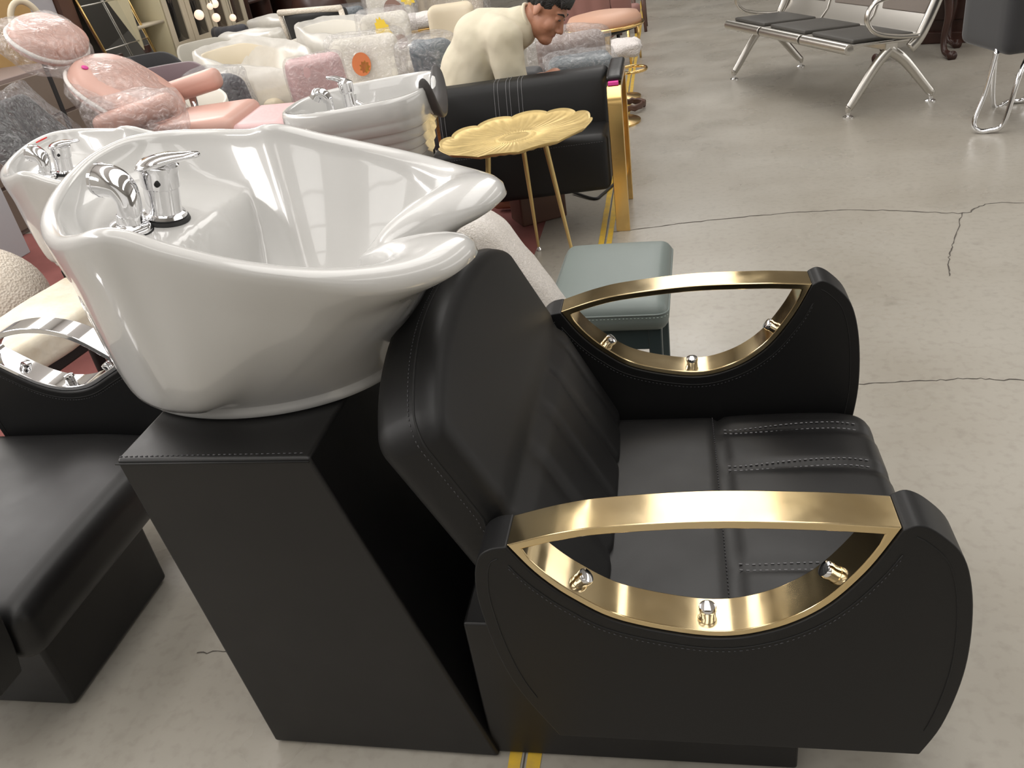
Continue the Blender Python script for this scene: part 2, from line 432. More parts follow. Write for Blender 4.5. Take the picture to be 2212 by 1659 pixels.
# ------------------------------------------------------------------ the hall
mb = MB(); mb.add([(-12, -10, 0), (14, -10, 0), (14, 30, 0), (-12, 30, 0)], [(0, 1, 2, 3)])
struct(mb.build('floor', 'floor', smooth=False))
mb = MB(); mb.box((-12, -10, 5.6), (14, 30, 5.7)); struct(mb.build('ceiling', 'ceil', smooth=False))
mb = MB(); mb.box((-5.02, -10, 0), (-4.92, 30, 5.6)); struct(mb.build('wall_left', 'wallgrey', smooth=False))
mb = MB(); mb.box((14, -10, 0), (14.1, 30, 5.6)); struct(mb.build('wall_right', 'wallgrey', smooth=False))
mb = MB(); mb.box((-12, 30, 0), (14, 30.1, 5.6)); struct(mb.build('wall_back', 'wallgrey', smooth=False))
mb = MB(); mb.box((-12, -10.1, 0), (14, -10, 5.6)); struct(mb.build('wall_front', 'wallgrey', smooth=False))
# rows of roof lights: each a run of panes parted by glazing bars
def rooflight(n, x0, x1, y0, y1, along, panes, z=5.58):
    mb = MB(); g = 0.07
    for i in range(panes):
        if along == 'y':
            a = y0 + (y1 - y0) * i / panes + g; b = y0 + (y1 - y0) * (i + 1) / panes - g
            mb.add([(x0, a, z), (x0, b, z), (x1, b, z), (x1, a, z)], [(0, 1, 2, 3)])
        else:
            a = x0 + (x1 - x0) * i / panes + g; b = x0 + (x1 - x0) * (i + 1) / panes - g
            mb.add([(a, y0, z), (a, y1, z), (b, y1, z), (b, y0, z)], [(0, 1, 2, 3)])
    struct(mb.build('window_%d' % n, 'sky', smooth=False))
rooflight(1, -3.6, -2.7, -6, 8, 'y', 10)
rooflight(2, -1.1, 1.3, -6, 17, 'y', 19)
rooflight(3, 3.6, 4.6, -6, 9, 'y', 11)

mb = MB(); g = 0.06                       # long row of panes high in the left wall
for i in range(12):
    a = -2.0 + i * 0.95; mb.add([(-4.905, a + g, 2.6), (-4.905, a + 0.95 - g, 2.6), (-4.905, a + 0.95 - g, 3.7), (-4.905, a + g, 3.7)], [(0, 1, 2, 3)])
struct(mb.build('window_4', 'sky_side', smooth=False))

mb = MB()                                 # added fill light: glowing panels on the unseen wall behind the viewer
for i in range(10):
    a = -6.0 + i * 1.4
    mb.add([(a + g, -9.98, 1.3), (a + 1.4 - g, -9.98, 1.3), (a + 1.4 - g, -9.98, 4.8), (a + g, -9.98, 4.8)], [(0, 1, 2, 3)])
struct(mb.build('window_5', 'sky_front', smooth=False))

mb = MB()                                 # added glowing panels on the right wall, for side light and the mirror
for i in range(14):
    a = -4.0 + i * 1.5
    mb.add([(13.98, a + g, 1.4), (13.98, a + g, 4.6), (13.98, a + 1.5 - g, 4.6), (13.98, a + 1.5 - g, 1.4)], [(0, 1, 2, 3)])
struct(mb.build('window_6', 'sky_right', smooth=False))

# floor marks
mb = MB()
def strip(mb, x0, x1, y0, y1, z, n, seed, wob):
    r = random.Random(seed); L = []
    for i in range(n + 1):
        y = y0 + (y1 - y0) * i / n
        L.append([(x0 + r.uniform(-wob, wob), y, z), (x1 + r.uniform(-wob, wob), y, z)])
    mb.rows(L, closed=False)
strip(mb, -0.338, -0.313, 0.3, 26, 0.0012, 260, 1, 0.0015)
strip(mb, -0.303, -0.277, 0.3, 26, 0.0012, 260, 2, 0.002)
struct(mb.build('trim_1', 'tape', smooth=False))
mb = MB()
def crack(mb, pts, w, seed):
    r = random.Random(seed); P = spline(pts, 10); L = []
    for i, p in enumerate(P):
        q = P[min(i + 1, len(P) - 1)] - P[max(i - 1, 0)]; nrm = Vector((-q.y, q.x)).normalized() if q.length else Vector((0, 1))
        j = r.uniform(-1, 1) * w * 1.6; ww = w * r.uniform(0.35, 1.0)
        c = Vector((p.x, p.y)) + nrm * j
        L.append([(c.x - nrm.x * ww, c.y - nrm.y * ww, 0.0009), (c.x + nrm.x * ww, c.y + nrm.y * ww, 0.0009)])
    mb.rows(L, closed=False)
crack(mb, [(-0.308, 0.3, 0), (-0.308, 6, 0), (-0.308, 14, 0)], 0.0024, 1)
crack(mb, [(-0.29, 3.58, 0), (-0.204, 3.595, 0), (0.089, 3.634, 0), (0.397, 3.657, 0), (0.693, 3.65, 0), (0.965, 3.587, 0), (1.18, 3.509, 0), (1.312, 3.593, 0), (1.6, 3.56, 0), (2.2, 3.6, 0)], 0.0042, 2)
crack(mb, [(1.18, 3.509, 0), (1.065, 3.221, 0), (1.0, 3.048, 0), (0.96, 2.9, 0)], 0.0028, 3)
crack(mb, [(0.40, 2.17, 0), (0.532, 2.183, 0), (0.705, 2.190, 0), (0.83, 2.194, 0), (0.961, 2.179, 0), (1.25, 2.2, 0), (1.6, 2.18, 0)], 0.0028, 4)
crack(mb, [(-1.1, 1.12, 0), (-0.98, 1.13, 0), (-0.8, 1.12, 0)], 0.002, 5)
struct(mb.build('trim_2', 'crack', smooth=False))
mb = MB(); mb.add([(-4.9, 1.75, 0.0006), (-0.62, 1.75, 0.0006), (-0.62, 4.3, 0.0006), (-4.9, 4.3, 0.0006)], [(0, 1, 2, 3)])
tag(mb.build('carpet', 'redcarpet', smooth=False), 'dull red carpet laid on the floor under the basins and sofa', 'carpet')

# ------------------------------------------------------------------ the black shampoo chair in front
YC = 1.187
LENS_TOP = [(-0.238, 0.622), (-0.168, 0.643), (-0.1, 0.655), (0.031, 0.664), (0.158, 0.661), (0.214, 0.657), (0.257, 0.653)]
LENS_BOT = [(-0.238, 0.622), (-0.203, 0.569), (-0.155, 0.521), (-0.09, 0.480), (0.026, 0.455), (0.106, 0.470), (0.172, 0.513), (0.222, 0.580), (0.257, 0.653)]
PANEL = [(-0.238, 0.622), (-0.262, 0.617), (-0.281, 0.600), (-0.291, 0.56), (-0.292, 0.506), (-0.281, 0.415), (-0.258, 0.329), (-0.207, 0.224)]
PANEL2 = [(0.321, 0.224), (0.343, 0.29), (0.356, 0.38), (0.357, 0.46), (0.348, 0.545), (0.330, 0.608), (0.300, 0.645), (0.275, 0.660), (0.257, 0.653)]
def lens_inner(top, bot, t_top, t_bot):
    """the outlines of the eye-shaped ring: outer loop and inner loop with equal counts"""
    tp = spline(top, 8); bt = spline(bot, 6)
    def off(P, d):
        out = []
        for i, p in enumerate(P):
            q = P[min(i + 1, len(P) - 1)] - P[max(i - 1, 0)]
            nrm = Vector((-q.y, q.x)).normalized(); out.append(p + nrm * d)
        return out
    ti = off(tp, -t_top); bi = off(bt, t_bot)
    # keep only the part of each inner curve above / below the other, ends meeting in a point
    def z_at(P, x):
        for a, b in zip(P, P[1:]):
            if a.x <= x <= b.x: return a.y + (b.y - a.y) * (x - a.x) / max(1e-9, b.x - a.x)
        return P[0].y if x < P[0].x else P[-1].y
    def env(x): return z_at(ti, x) - z_at(bi, x)
    xs = [tp[0].x + (tp[-1].x - tp[0].x) * i / 400 for i in range(401)]
    good = [x for x in xs if env(x) > 0.004]
    x0, x1 = good[0], good[-1]
    N = 48
    def par(P, n):
        L = [0]
        for a, b in zip(P, P[1:]): L.append(L[-1] + (b - a).length)
        out = []
        for k in range(n + 1):
            s = L[-1] * k / n
            for i in range(len(L) - 1):
                if L[i] <= s <= L[i + 1] + 1e-9:
                    out.append(P[i].lerp(P[i + 1], (s - L[i]) / max(1e-9, L[i + 1] - L[i]))); break
        return out
    to = par(tp, N); bo = par(bt, N)
    tin = par([Vector((x, z_at(ti, x))) for x in [x0 + (x1 - x0) * i / 120 for i in range(121)]], N)
    bin_ = par([Vector((x, z_at(bi, x))) for x in [x0 + (x1 - x0) * i / 120 for i in range(121)]], N)
    outer = to + bo[::-1][1:-1]; inner = tin + bin_[::-1][1:-1]
    return [tuple(p) for p in outer], [tuple(p) for p in inner]

def arm(root, loc, y0, y1, metal, lens_top, lens_bot, panel_a, panel_b, bolts, side):
    """upholstered side panel with the metal eye-shaped armrest bolted into its hollow"""
    X = T(-loc[0], -loc[1], -loc[2])
    bot = spline(lens_bot, 6)
    pa = spline(panel_a, 5); pb = spline(panel_b, 5)
    poly = [tuple(p) for p in pa] + [tuple(p) for p in pb][:-1] + [tuple(p) for p in bot[::-1]][:-1]
    mb = MB(X); mb.prism(poly, y0, y1)
    p = mb.build('arm_panel', ['leather_soft', 'stitch_dark'], root, bevel=0.016, segs=4)
    # seams running round the hollow and along the outer edge of each face
    mb = MB(X)
    for yy in (y0 - 0.0002, y1 + 0.0002):
        B = [Vector((q.x, 0, q.y)) for q in bot]; S_ = []
        for i, q in enumerate(B):
            t = B[min(i + 1, len(B) - 1)] - B[max(i - 1, 0)]; nn = Vector((t.z, 0, -t.x)).normalized(); S_.append(Vector((q.x, yy, q.z)) + nn * 0.0185)
        mb.tube(S_[3:-3], 0.0011, n=6); mb.dashes([v + Vector((0, 0, -0.006)) for v in S_[3:-3]], 0.0007, 0.005, 0.003, 1)
        for G in (pa, pb):
            E_ = []
            for i, q in enumerate(G):
                t = G[min(i + 1, len(G) - 1)] - G[max(i - 1, 0)]; nn = Vector((-t.y, 0, t.x)).normalized(); E_.append(Vector((q.x, yy, q.y)) + nn * 0.0185)
            mb.tube(E_[4:-4], 0.0010, n=6)
    mb.build('seam', ['groove', 'stitch_dark'], p)
    yo = y0 if side < 0 else y1
    outer, inner = lens_inner(lens_top, lens_bot, 0.013, 0.011)
    mb = MB(X); mb.ring(outer, inner, y0 + 0.004, y1 - 0.004)
    a = mb.build('armrest', metal, p, bevel=0.0022, segs=2, sharp=40)
    a['label'] = 'polished %s eye-shaped armrest' % ('gold' if metal == 'brass' else 'silver')
    for (bx, bz, nx, nz) in bolts:
        n = Vector((nx, 0, nz)).normalized(); ym = (y0 + y1) / 2
        t = Vector((0, 1, 0)); s = n.cross(t)
        F = frame((bx, ym, bz), s, t, n)
        mb = MB(X @ F); mb.lathe([(0.0116, 0), (0.0116, 0.0085), (0.0124, 0.0088), (0.0126, 0.0135), (0.0112, 0.0168), (0.007, 0.0182), (0.0005, 0.0186)], 20)
        mb.build('bolt', 'chrome', p, sharp=40)
    return p

BOLTS = [(-0.150, 0.527, 0.74, 0.67), (0.026, 0.466, 0.0, 1.0), (0.190, 0.546, -0.80, 0.60)]

# basin outline: x, half width, crest height / matching inner edge x, half width / lower body x, half width
BAS = [
    (-0.452, 0.000, 0.915, -0.500, 0.000, -0.345, 0.000),
    (-0.446, 0.030, 0.918, -0.497, 0.034, -0.342, 0.030),
    (-0.405, 0.052, 0.938, -0.480, 0.070, -0.335, 0.062),
    (-0.340, 0.060, 0.957, -0.452, 0.104, -0.325, 0.090),
    (-0.298, 0.076, 0.967, -0.425, 0.130, -0.318, 0.110),
    (-0.279, 0.110, 0.972, -0.408, 0.150, -0.312, 0.135),
    (-0.280, 0.152, 0.972, -0.400, 0.170, -0.314, 0.162),
    (-0.304, 0.196, 0.970, -0.408, 0.190, -0.330, 0.195),
    (-0.360, 0.238, 0.974, -0.432, 0.214, -0.374, 0.234),
    (-0.440, 0.274, 0.988, -0.480, 0.243, -0.446, 0.268),
    (-0.540, 0.291, 1.012, -0.560, 0.260, -0.540, 0.286),
    (-0.640, 0.291, 1.041, -0.645, 0.261, -0.640, 0.288),
    (-0.705, 0.286, 1.064, -0.705, 0.257, -0.705, 0.283),
    (-0.745, 0.284, 1.069, -0.742, 0.255, -0.745, 0.281)]
LEDGE = 0.976
def basin_mesh(X):
    side = lambda g, rows: [(x, g * w, z, ix, g * iw, lx, g * lw) for (x, w, z, ix, iw, lx, lw) in rows]
    rear = [(-0.785, 0.290, 1.063, -0.782, 0.262), (-0.868, 0.305, 1.067, -0.858, 0.276), (-0.970, 0.304, 1.074, -0.950, 0.275), (-1.042, 0.270, 1.076, -1.014, 0.245), (-1.066, 0.190, 1.070, -1.035, 0.174), (-1.055, 0.095, 1.061, -1.024, 0.090),
            (-1.024, 0.000, 1.053, -0.993, 0.003), (-0.980, -0.090, 1.046, -0.952, -0.077), (-0.924, -0.165, 1.043, -0.900, -0.144), (-0.862, -0.225, 1.046, -0.845, -0.200), (-0.800, -0.264, 1.057, -0.790, -0.237)]
    full = side(1, BAS) + [(x, w, z, ix, iw, x + 0.006, w * 0.985) for (x, w, z, ix, iw) in rear] + side(-1, BAS[:0:-1])
    pts = spline(full, 8, closed=True)
    bx, zb = -0.60, 0.775                     # bowl floor
    ZF = 0.700
    fx, fa, fb = -0.720, 0.250, 0.176         # foot
    n = len(pts); rows = []
    def foot(u):
        an = 2 * pi * u / n
        return (fx + fa * cos(an), fb * sin(an))
    for (k, z) in ((0.97, ZF), (1.0, ZF + 0.004), (1.005, ZF + 0.014), (0.995, ZF + 0.022)):
        rows.append([(fx + (foot(i)[0] - fx) * k, YC + foot(i)[1] * k, z) for i in range(n)])
    ZF += 0.018
    hgt = lambda p: 0.016 + 0.016 * sst(-0.50, -0.36, p[0])
    NT = 26
    for k in range(NT):
        t = k / (NT - 1); row = []
        for i, p in enumerate(pts):
            x, w, zc, ix, iw, lx, lw = p
            q = foot(i)
            fr = sst(-0.72, -0.36, lx)               # 0 at the back and sides, 1 at the neck
            bl = sst(0.72, 0.985, t)
            ex = lx + (x - lx) * bl; ew = lw + (w - lw) * bl
            zt = zc - hgt(p)
            ztop = zt + (1 - bl) * (max(zt, 0.948) - zt)
            pw = 0.30 + 0.66 * fr
            s = t ** pw
            lip = 0.006 * (1 - sst(0.0, 0.1, t))
            row.append((q[0] + (ex - q[0]) * s, YC + q[1] + (ew - q[1]) * s, ZF + 0.006 + (ztop - ZF - 0.006) * t - lip * 0))
        rows.append(row)
    NR = 9
    for k in range(1, NR):
        t = k / NR; c = 0.5 - 0.5 * cos(pi * t)
        rows.append([(p[0] + (p[3] - p[0]) * c, YC + p[1] + (p[4] - p[1]) * c, p[2] - hgt(p) + hgt(p) * sin(pi * t) ** 0.75) for p in pts])
    NI = 34
    for k in range(NI):
        r = 1 - k / NI; row = []
        for p in pts:
            x, w, zc, ix, iw, lx, lw = p
            X_ = bx + (ix - bx) * r; Y_ = iw * r; z0 = zc - hgt(p)
            z = zb + (z0 - zb) * r ** 2.3
            ld = LEDGE - 0.25 * (X_ + 0.863); led = zb - 0.02 + (ld - zb + 0.02) * sst(-0.735, -0.800, X_)
            d = z - led; hh = 0.012
            z = max(z, led) + max(0, hh - abs(d)) ** 2 / (4 * hh) if X_ < -0.70 else z
            row.append((X_, YC + Y_, min(z, z0 + 0.001)))
        rows.append(row)
    mb = MB(X); mb.rows(rows, cap0=True)
    k = len(mb.v); mb.add([], [])
    # close the bowl floor
    last = len(rows) - 1
    mb.f.append([last * n + i for i in range(n)]); mb.m.append(0)
    return mb

def faucet(parent, X):
    b = T(-0.863, YC + 0.048, LEDGE - 0.002) @ Ry(radians(14))
    mb = MB(X @ b); mb.lathe([(0.041, 0), (0.042, 0.003), (0.040, 0.008)], 32)
    g = mb.build('tap_gasket', 'rubber', parent, sharp=40); g['label'] = 'black rubber ring under the mixer tap'
    mb = MB(X @ b @ T(0, 0, 0.008))
    mb.lathe([(0.036, 0), (0.0375, 0.003), (0.035, 0.008), (0.0305, 0.010), (0.0295, 0.016), (0.0290, 0.052), (0.0315, 0.054), (0.0318, 0.078), (0.0325, 0.080), (0.0330, 0.090), (0.026, 0.096), (0.01, 0.098), (0.001, 0.098)], 36)
    f = mb.build('mixer_tap', 'chrome', parent, sharp=35)
    # lever: flattened tongue running towards the chair
    mb = MB(X @ b @ T(0, 0, 0.100) @ Rz(radians(4)) @ Ry(radians(-16)))
    L = []
    for (x, w, h, z) in [(-0.036, 0.010, 0.003, -0.002), (-0.032, 0.022, 0.008, -0.002), (-0.018, 0.032, 0.012, 0.0), (0.0, 0.034, 0.013, 0.001), (0.018, 0.030, 0.011, 0.003), (0.036, 0.022, 0.008, 0.004), (0.056, 0.017, 0.006, 0.004), (0.070, 0.013, 0.005, 0.003), (0.076, 0.006, 0.002, 0.002)]:
        L.append([(x, w * cos(a), z + h * sin(a)) for a in [2 * pi * i / 20 for i in range(20)]])
    mb.rows(L, cap0=True, cap1=True); mb.build('tap_lever', 'chrome', f)
    mb = MB(X @ b @ frame((0.012, -0.0310, 0.074), (1, 0, 0), (0, 0, 1), (0, -1, 0))); mb.lathe([(0.0045, -0.004), (0.0045, 0.0014), (0.003, 0.002), (0.0003, 0.002)], 12)
    mb.build('tap_indicator', 'groove', f)
    # hose elbow
    e = T(-0.888, YC - 0.016, LEDGE + 0.002) @ Ry(radians(14))
    mb = MB(X @ e); mb.lathe([(0.036, 0), (0.036, 0.004), (0.034, 0.006)], 32); mb.build('elbow_gasket', 'rubber', parent, sharp=40)
    mb = MB(X @ e)
    mb.lathe([(0.0335, 0.004), (0.034, 0.010), (0.030, 0.015), (0.021, 0.018), (0.0195, 0.03)], 32)
    P = spline([(0, 0, 0.016), (0.002, 0.002, 0.036), (-0.001, 0.006, 0.053), (-0.012, 0.012, 0.068), (-0.030, 0.017, 0.075), (-0.052, 0.022, 0.074)], 6)
    n = len(P); R = [0.0195 + (0.0275 - 0.0195) * sst(0.3, 0.85, i / (n - 1)) for i in range(n)]
    mb.tube(P, R, n=24)
    mb.tube([(-0.051, 0.022, 0.074), (-0.058, 0.0235, 0.0735)], [0.0285, 0.0275], n=24)
    mb.build('hose_elbow', 'chrome', parent, sharp=50)

def backrest_mesh(X):
    """inclined padded back: plain head panel above, quilted channels below"""
    dn = Vector((0.434, 0, -0.901)); nr = Vector((0.901, 0, 0.434))
    O = Vector((-0.325, 0, 0.775))
    def w2(u, s, w): return O + dn * s + nr * w + Vector((0, u, 0))
    y0, y1 = 0.874, 1.502
    def fn(p):
        u, s, w = p
        v = (u - y0) / (y1 - y0)
        # arched top with rounded shoulders
        arch = -0.088 * (1 - abs(2 * v - 1) ** 2.6) * (1 - sst(-0.05, 0.25, s))
        z = w
        if w > -0.06:
            f = sst(-0.10, 0.0, w)
            # seam between the head panel and the channels
            z -= f * 0.010 * math.exp(-((s - 0.187) / 0.010) ** 2)
            if s > 0.187:
                d = min(abs(u - c) for c in (1.04, 1.17, 1.30, 1.43))
                z += f * (0.004 * sst(0.187, 0.22, s) - 0.008 * math.exp(-(d / 0.011) ** 2) * sst(0.187, 0.21, s))
            z += f * 0.012 * (1 - abs(2 * v - 1) ** 3)
        return w2(u, s + arch, z)
    mb = MB(X)
    # built in (u, s, w) and bent into place by fn
    mb.rbox((y0, 0.0, -0.115), (y1, 0.455, 0.0), 0.030, nn=(64, 40, 10), fn=fn)
    seam = [fn((u, 0.187, 0.0)) + nr * 0.0016 for u in [y0 + 0.02 + (y1 - y0 - 0.04) * i / 40 for i in range(41)]]
    mb.dashes([p + dn * 0.008 for p in seam], 0.0009, 0.005, 0.003)
    # piped seam round the edge of the head panel
    R_ = 0.030; path = []
    for i in range(30): path.append((y0, 0.43 - (0.43 - R_) * i / 29))
    for i in range(1, 9): a = pi / 2 * i / 9; path.append((y0 + R_ - R_ * cos(a), R_ - R_ * sin(a)))
    for i in range(41): path.append((y0 + R_ + (y1 - y0 - 2 * R_) * i / 40, 0.0))
    for i in range(1, 9): a = pi / 2 * i / 9; path.append((y1 - R_ + R_ * sin(a), R_ - R_ * cos(a)))
    for i in range(30): path.append((y1, R_ + (0.43 - R_) * i / 29))
    mb.tube([fn((u, s, -0.036)) for u, s in path], 0.0017, n=6, mi=2)
    mb.dashes([fn((u, s, -0.045)) + Vector((-0.0005, 0, 0.0004)) for u, s in path], 0.0008, 0.005, 0.003, 1)
    return mb

def seat_mesh(X):
    x0, x1, y0, y1, z0, z1 = -0.20, 0.378, 0.878, 1.496, 0.235, 0.372
    chan = (1.02, 1.155, 1.285, 1.412)
    def top(x, y):
        v = (y - y0) / (y1 - y0); z = 0.0
        z += 0.010 * (1 - abs(2 * v - 1) ** 3)
        z -= 0.010 * math.exp(-((x - 0.072) / 0.007) ** 2)
        if x > 0.072:
            k = sst(0.074, 0.10, x)
            for c in chan: z -= 0.009 * k * math.exp(-((y - c) / 0.012) ** 2)
            z += 0.006 * k * (1 - ((x - 0.22) / 0.16) ** 2)
        return z
    def fn(p):
        f = sst(z1 - 0.05, z1 - 0.004, p.z)
        fr = sst(0.30, 0.375, p.x)
        return (p.x + 0.004 * sin(pi * (p.z - z0) / (z1 - z0)) * fr, p.y, p.z + f * top(p.x, p.y) - fr * 0.008)
    mb = MB(X); mb.rbox((x0, y0, z0), (x1, y1, z1), 0.038, nn=(60, 72, 10), fn=fn)
    for c in chan:
        for dy in (-0.0065, 0.0065):
            P = [Vector(fn(Vector((x, c + dy + 0.012 * sst(0.08, 0.3, x) * (1 if c > 1.2 else 0.3), z1)))) + Vector((0, 0, 0.0012)) for x in [0.084 + 0.262 * i / 30 for i in range(31)]]
            mb.dashes(P, 0.0011, 0.0065, 0.0035, 1)
    for dx in (-0.0085,):
        P = [Vector(fn(Vector((0.072 + dx, y, z1)))) + Vector((0, 0, 0.001)) for y in [y0 + 0.02 + (y1 - y0 - 0.04) * i / 30 for i in range(31)]]
        mb.dashes(P, 0.001, 0.005, 0.003, 2)
    return mb

LOC = (-0.3, YC, 0)
main = thing('shampoo_chair', 'black leather shampoo chair with white basin and gold armrests, nearest in front', 'shampoo chair', LOC)
XL = T(-LOC[0], -LOC[1], 0)
# pedestal
mb = MB(XL)
mb.hexa([(-0.812, 0.908, 0.006), (-0.354, 0.902, 0.006), (-0.354, 1.47, 0.006), (-0.812, 1.47, 0.006),
         (-0.872, 0.908, 0.700), (-0.543, 0.906, 0.700), (-0.543, 1.47, 0.700), (-0.872, 1.47, 0.700)])
ped = mb.build('pedestal', ['leather', 'groove'], main, bevel=0.007, segs=3)
mb = MB(XL)
mb.tube([(-0.872, 0.9065, 0.6935), (-0.544, 0.9045, 0.6935)], 0.0016, n=6)
mb.dashes([(-0.868, 0.917, 0.7004), (-0.548, 0.917, 0.7004)], 0.0009, 0.006, 0.003, 1)
sm = mb.build('seam', ['groove', 'stitch_dark'], ped)
# base
mb = MB(XL); mb.box((-0.37, 0.914, 0.004), (0.176, 1.46, 0.347)); bs = mb.build('base', 'leather', main, bevel=0.006, segs=3)
mb = MB(XL); mb.box((-0.42, 0.914, 0.004), (-0.36, 1.46, 0.347));
# seat, back, arms
seat_mesh(XL).build('seat', ['leather', 'stitch', 'stitch_dark'], main)
backrest_mesh(XL).build('backrest', ['leather_soft', 'stitch_dark', 'groove'], main)
arm(main, LOC, 0.800, 0.870, 'brass', LENS_TOP, LENS_BOT, PANEL, PANEL2, BOLTS, -1)
arm(main, LOC, 1.504, 1.574, 'brass', LENS_TOP, LENS_BOT, PANEL, PANEL2, BOLTS, 1)
bas = basin_mesh(XL).build('basin', 'ceramic', main)
faucet(bas, XL)

# ------------------------------------------------------------------ the shampoo chair at the left edge (silver arms)
LOC2 = (-1.55, 1.2, 0)
left = thing('shampoo_chair', 'black leather shampoo seat with silver armrest at the left behind the pedestal', 'shampoo chair', LOC2)
X2 = T(-LOC2[0], -LOC2[1], 0)
mb = MB(X2); mb.box((-1.9, 0.965, 0.004), (-1.306, 1.355, 0.30)); mb.build('base', 'leather', left, bevel=0.012, segs=3)
def fnA(p):
    v = (p.y - 0.885) / 0.62; f = sst(0.32, 0.37, p.z)
    return (p.x, p.y, p.z + f * 0.012 * (1 - abs(2 * v - 1) ** 3) - 0.012 * f * sst(-1.45, -1.24, p.x))
mb = MB(X2); mb.rbox((-1.92, 0.885, 0.225), (-1.222, 1.500, 0.372), 0.045, nn=(24, 24, 10), fn=fnA); mb.build('seat', 'leather', left)
LT = [(-1.685, 0.590), (-1.635, 0.632), (-1.56, 0.654), (-1.475, 0.652), (-1.40, 0.627), (-1.33, 0.575), (-1.300, 0.545)]
LB = [(-1.685, 0.590), (-1.62, 0.540), (-1.555, 0.500), (-1.49, 0.482), (-1.42, 0.488), (-1.35, 0.520), (-1.300, 0.545)]
PA = [(-1.685, 0.590), (-1.70, 0.595), (-1.73, 0.56), (-1.74, 0.45), (-1.73, 0.33), (-1.70, 0.224)]
PB = [(-1.26, 0.224), (-1.24, 0.30), (-1.225, 0.40), (-1.22, 0.47), (-1.235, 0.52), (-1.27, 0.545), (-1.300, 0.545)]
BA = [(-1.60, 0.536, 0.6, 0.8), (-1.49, 0.493, 0, 1), (-1.365, 0.522, -0.5, 0.87)]
arm(left, LOC2, 1.500, 1.570, 'chrome', LT, LB, PA, PB, BA, 1)
arm(left, LOC2, 0.815, 0.880, 'chrome', LT, LB, PA, PB, BA, -1)

# ------------------------------------------------------------------ second white basin behind, on its pedestal, and its wrapped seat
def basin_copy(name, label, loc, sc, rot, tap_label):
    r = thing(name, label, 'wash basin', loc, rot)
    Xb = Matrix.Scale(sc, 4) @ T(0.70, -YC, -0.70)
    mbb = basin_mesh(Xb); b = mbb.build('basin', 'ceramic', r)
    b.location = (0, 0, 0.452)
    faucet(b, Xb)
    mb = MB(); mb.hexa([(-0.14, -0.17, 0.004), (0.24, -0.17, 0.004), (0.24, 0.17, 0.004), (-0.14, 0.17, 0.004), (-0.17, -0.17, 0.452), (0.12, -0.17, 0.452), (0.12, 0.17, 0.452), (-0.17, 0.17, 0.452)])
    mb.build('pedestal', 'leather', r, bevel=0.006)
    return r, b, Xb
uB, bB, XB = basin_copy('wash_basin', 'glossy white wash basin with red sticker on its tap, behind the nearest basin', (-2.0, 2.58, 0), 1.05, radians(-1.2), '')
mb = MB(XB @ T(-0.863, YC + 0.048, LEDGE + 0.112)); mb.add([(-0.045, -0.02, 0.0), (-0.02, -0.025, 0.006), (-0.02, 0.01, 0.008), (-0.05, 0.015, 0.002), (-0.045, -0.02, 0.004), (-0.02, -0.025, 0.010), (-0.02, 0.01, 0.012), (-0.05, 0.015, 0.006)],
    [(0, 3, 2, 1), (4, 5, 6, 7), (0, 1, 5, 4), (1, 2, 6, 5), (2, 3, 7, 6), (3, 0, 4, 7)])
st = mb.build('sticker', 'red', bB, smooth=False); st['label'] = 'red sticker on the tap lever'

# bubble-wrapped seat between the nearest chair and the gold table
bw = thing('bubble_wrapped_board', 'upright slanted panel swathed in bubble wrap behind the black backrest', 'wrapped panel', (-0.5, 1.86, 0))
Xw = T(0.5, -1.86, 0)
def fnw(p):
    k = noise.noise(p * 6.0) * 0.010 + noise.noise(p * 17.0) * 0.004
    s = sst(-0.62, -0.40, p.x)
    return (p.x + (0.735 - max(p.z, 0.46)) * 0.60 * s + k, p.y + k * 0.6, p.z + k)
mb = MB(Xw); mb.rbox((-0.66, 1.79, 0.02), (-0.425, 1.93, 0.735), 0.05, nn=(18, 12, 34), fn=fnw)
cv = mb.build('bubble_wrap', 'bubble', bw)
mb = MB(Xw); mb.rbox((-0.64, 1.81, 0.0), (-0.46, 1.91, 0.70), 0.03, nn=(10, 8, 14), fn=lambda p: (p.x + (0.70 - max(p.z, 0.46)) * 0.60 * sst(-0.62, -0.40, p.x), p.y, p.z)); mb.build('seat_shell', 'whitefab', bw)

# ------------------------------------------------------------------ grey-green stool
LS = (-0.18, 2.17, 0)
stl = thing('stool', 'square grey-green leather stool behind the far gold armrest', 'stool', LS, radians(-2))
def fst(p):
    f = sst(0.38, 0.42, p.z)
    return (p.x, p.y, p.z + f * 0.010 * (1 - (p.x / 0.165) ** 4) * (1 - (p.y / 0.235) ** 4))
mb = MB(); mb.rbox((-0.165, -0.235, 0.335), (0.165, 0.235, 0.418), 0.034, nn=(24, 28, 10), fn=fst)
L = []
for (dx, dy, cx_, cy_, a0) in [(1, 1, 0.131, 0.201, 0), (-1, 1, -0.131, 0.201, 90), (-1, -1, -0.131, -0.201, 180), (1, -1, 0.131, -0.201, 270)]:
    for k in range(7):
        an = radians(a0 + 15 * k); L.append((cx_ + 0.033 * cos(an), cy_ + 0.033 * sin(an), 0.391))
mb.tube(L, 0.0028, n=6, closed=True)
mb.dashes([(p[0] * 1.008, p[1] * 1.005, 0.383) for p in L] + [(L[0][0] * 1.008, L[0][1] * 1.005, 0.383)], 0.0012, 0.006, 0.004, 1)
mb.build('seat', ['teal', 'teal_stitch'], stl)
mb = MB(); mb.box((-0.14, -0.21, 0.275), (0.14, 0.21, 0.338)); mb.build('seat_frame', 'teal_leg', stl, bevel=0.004)
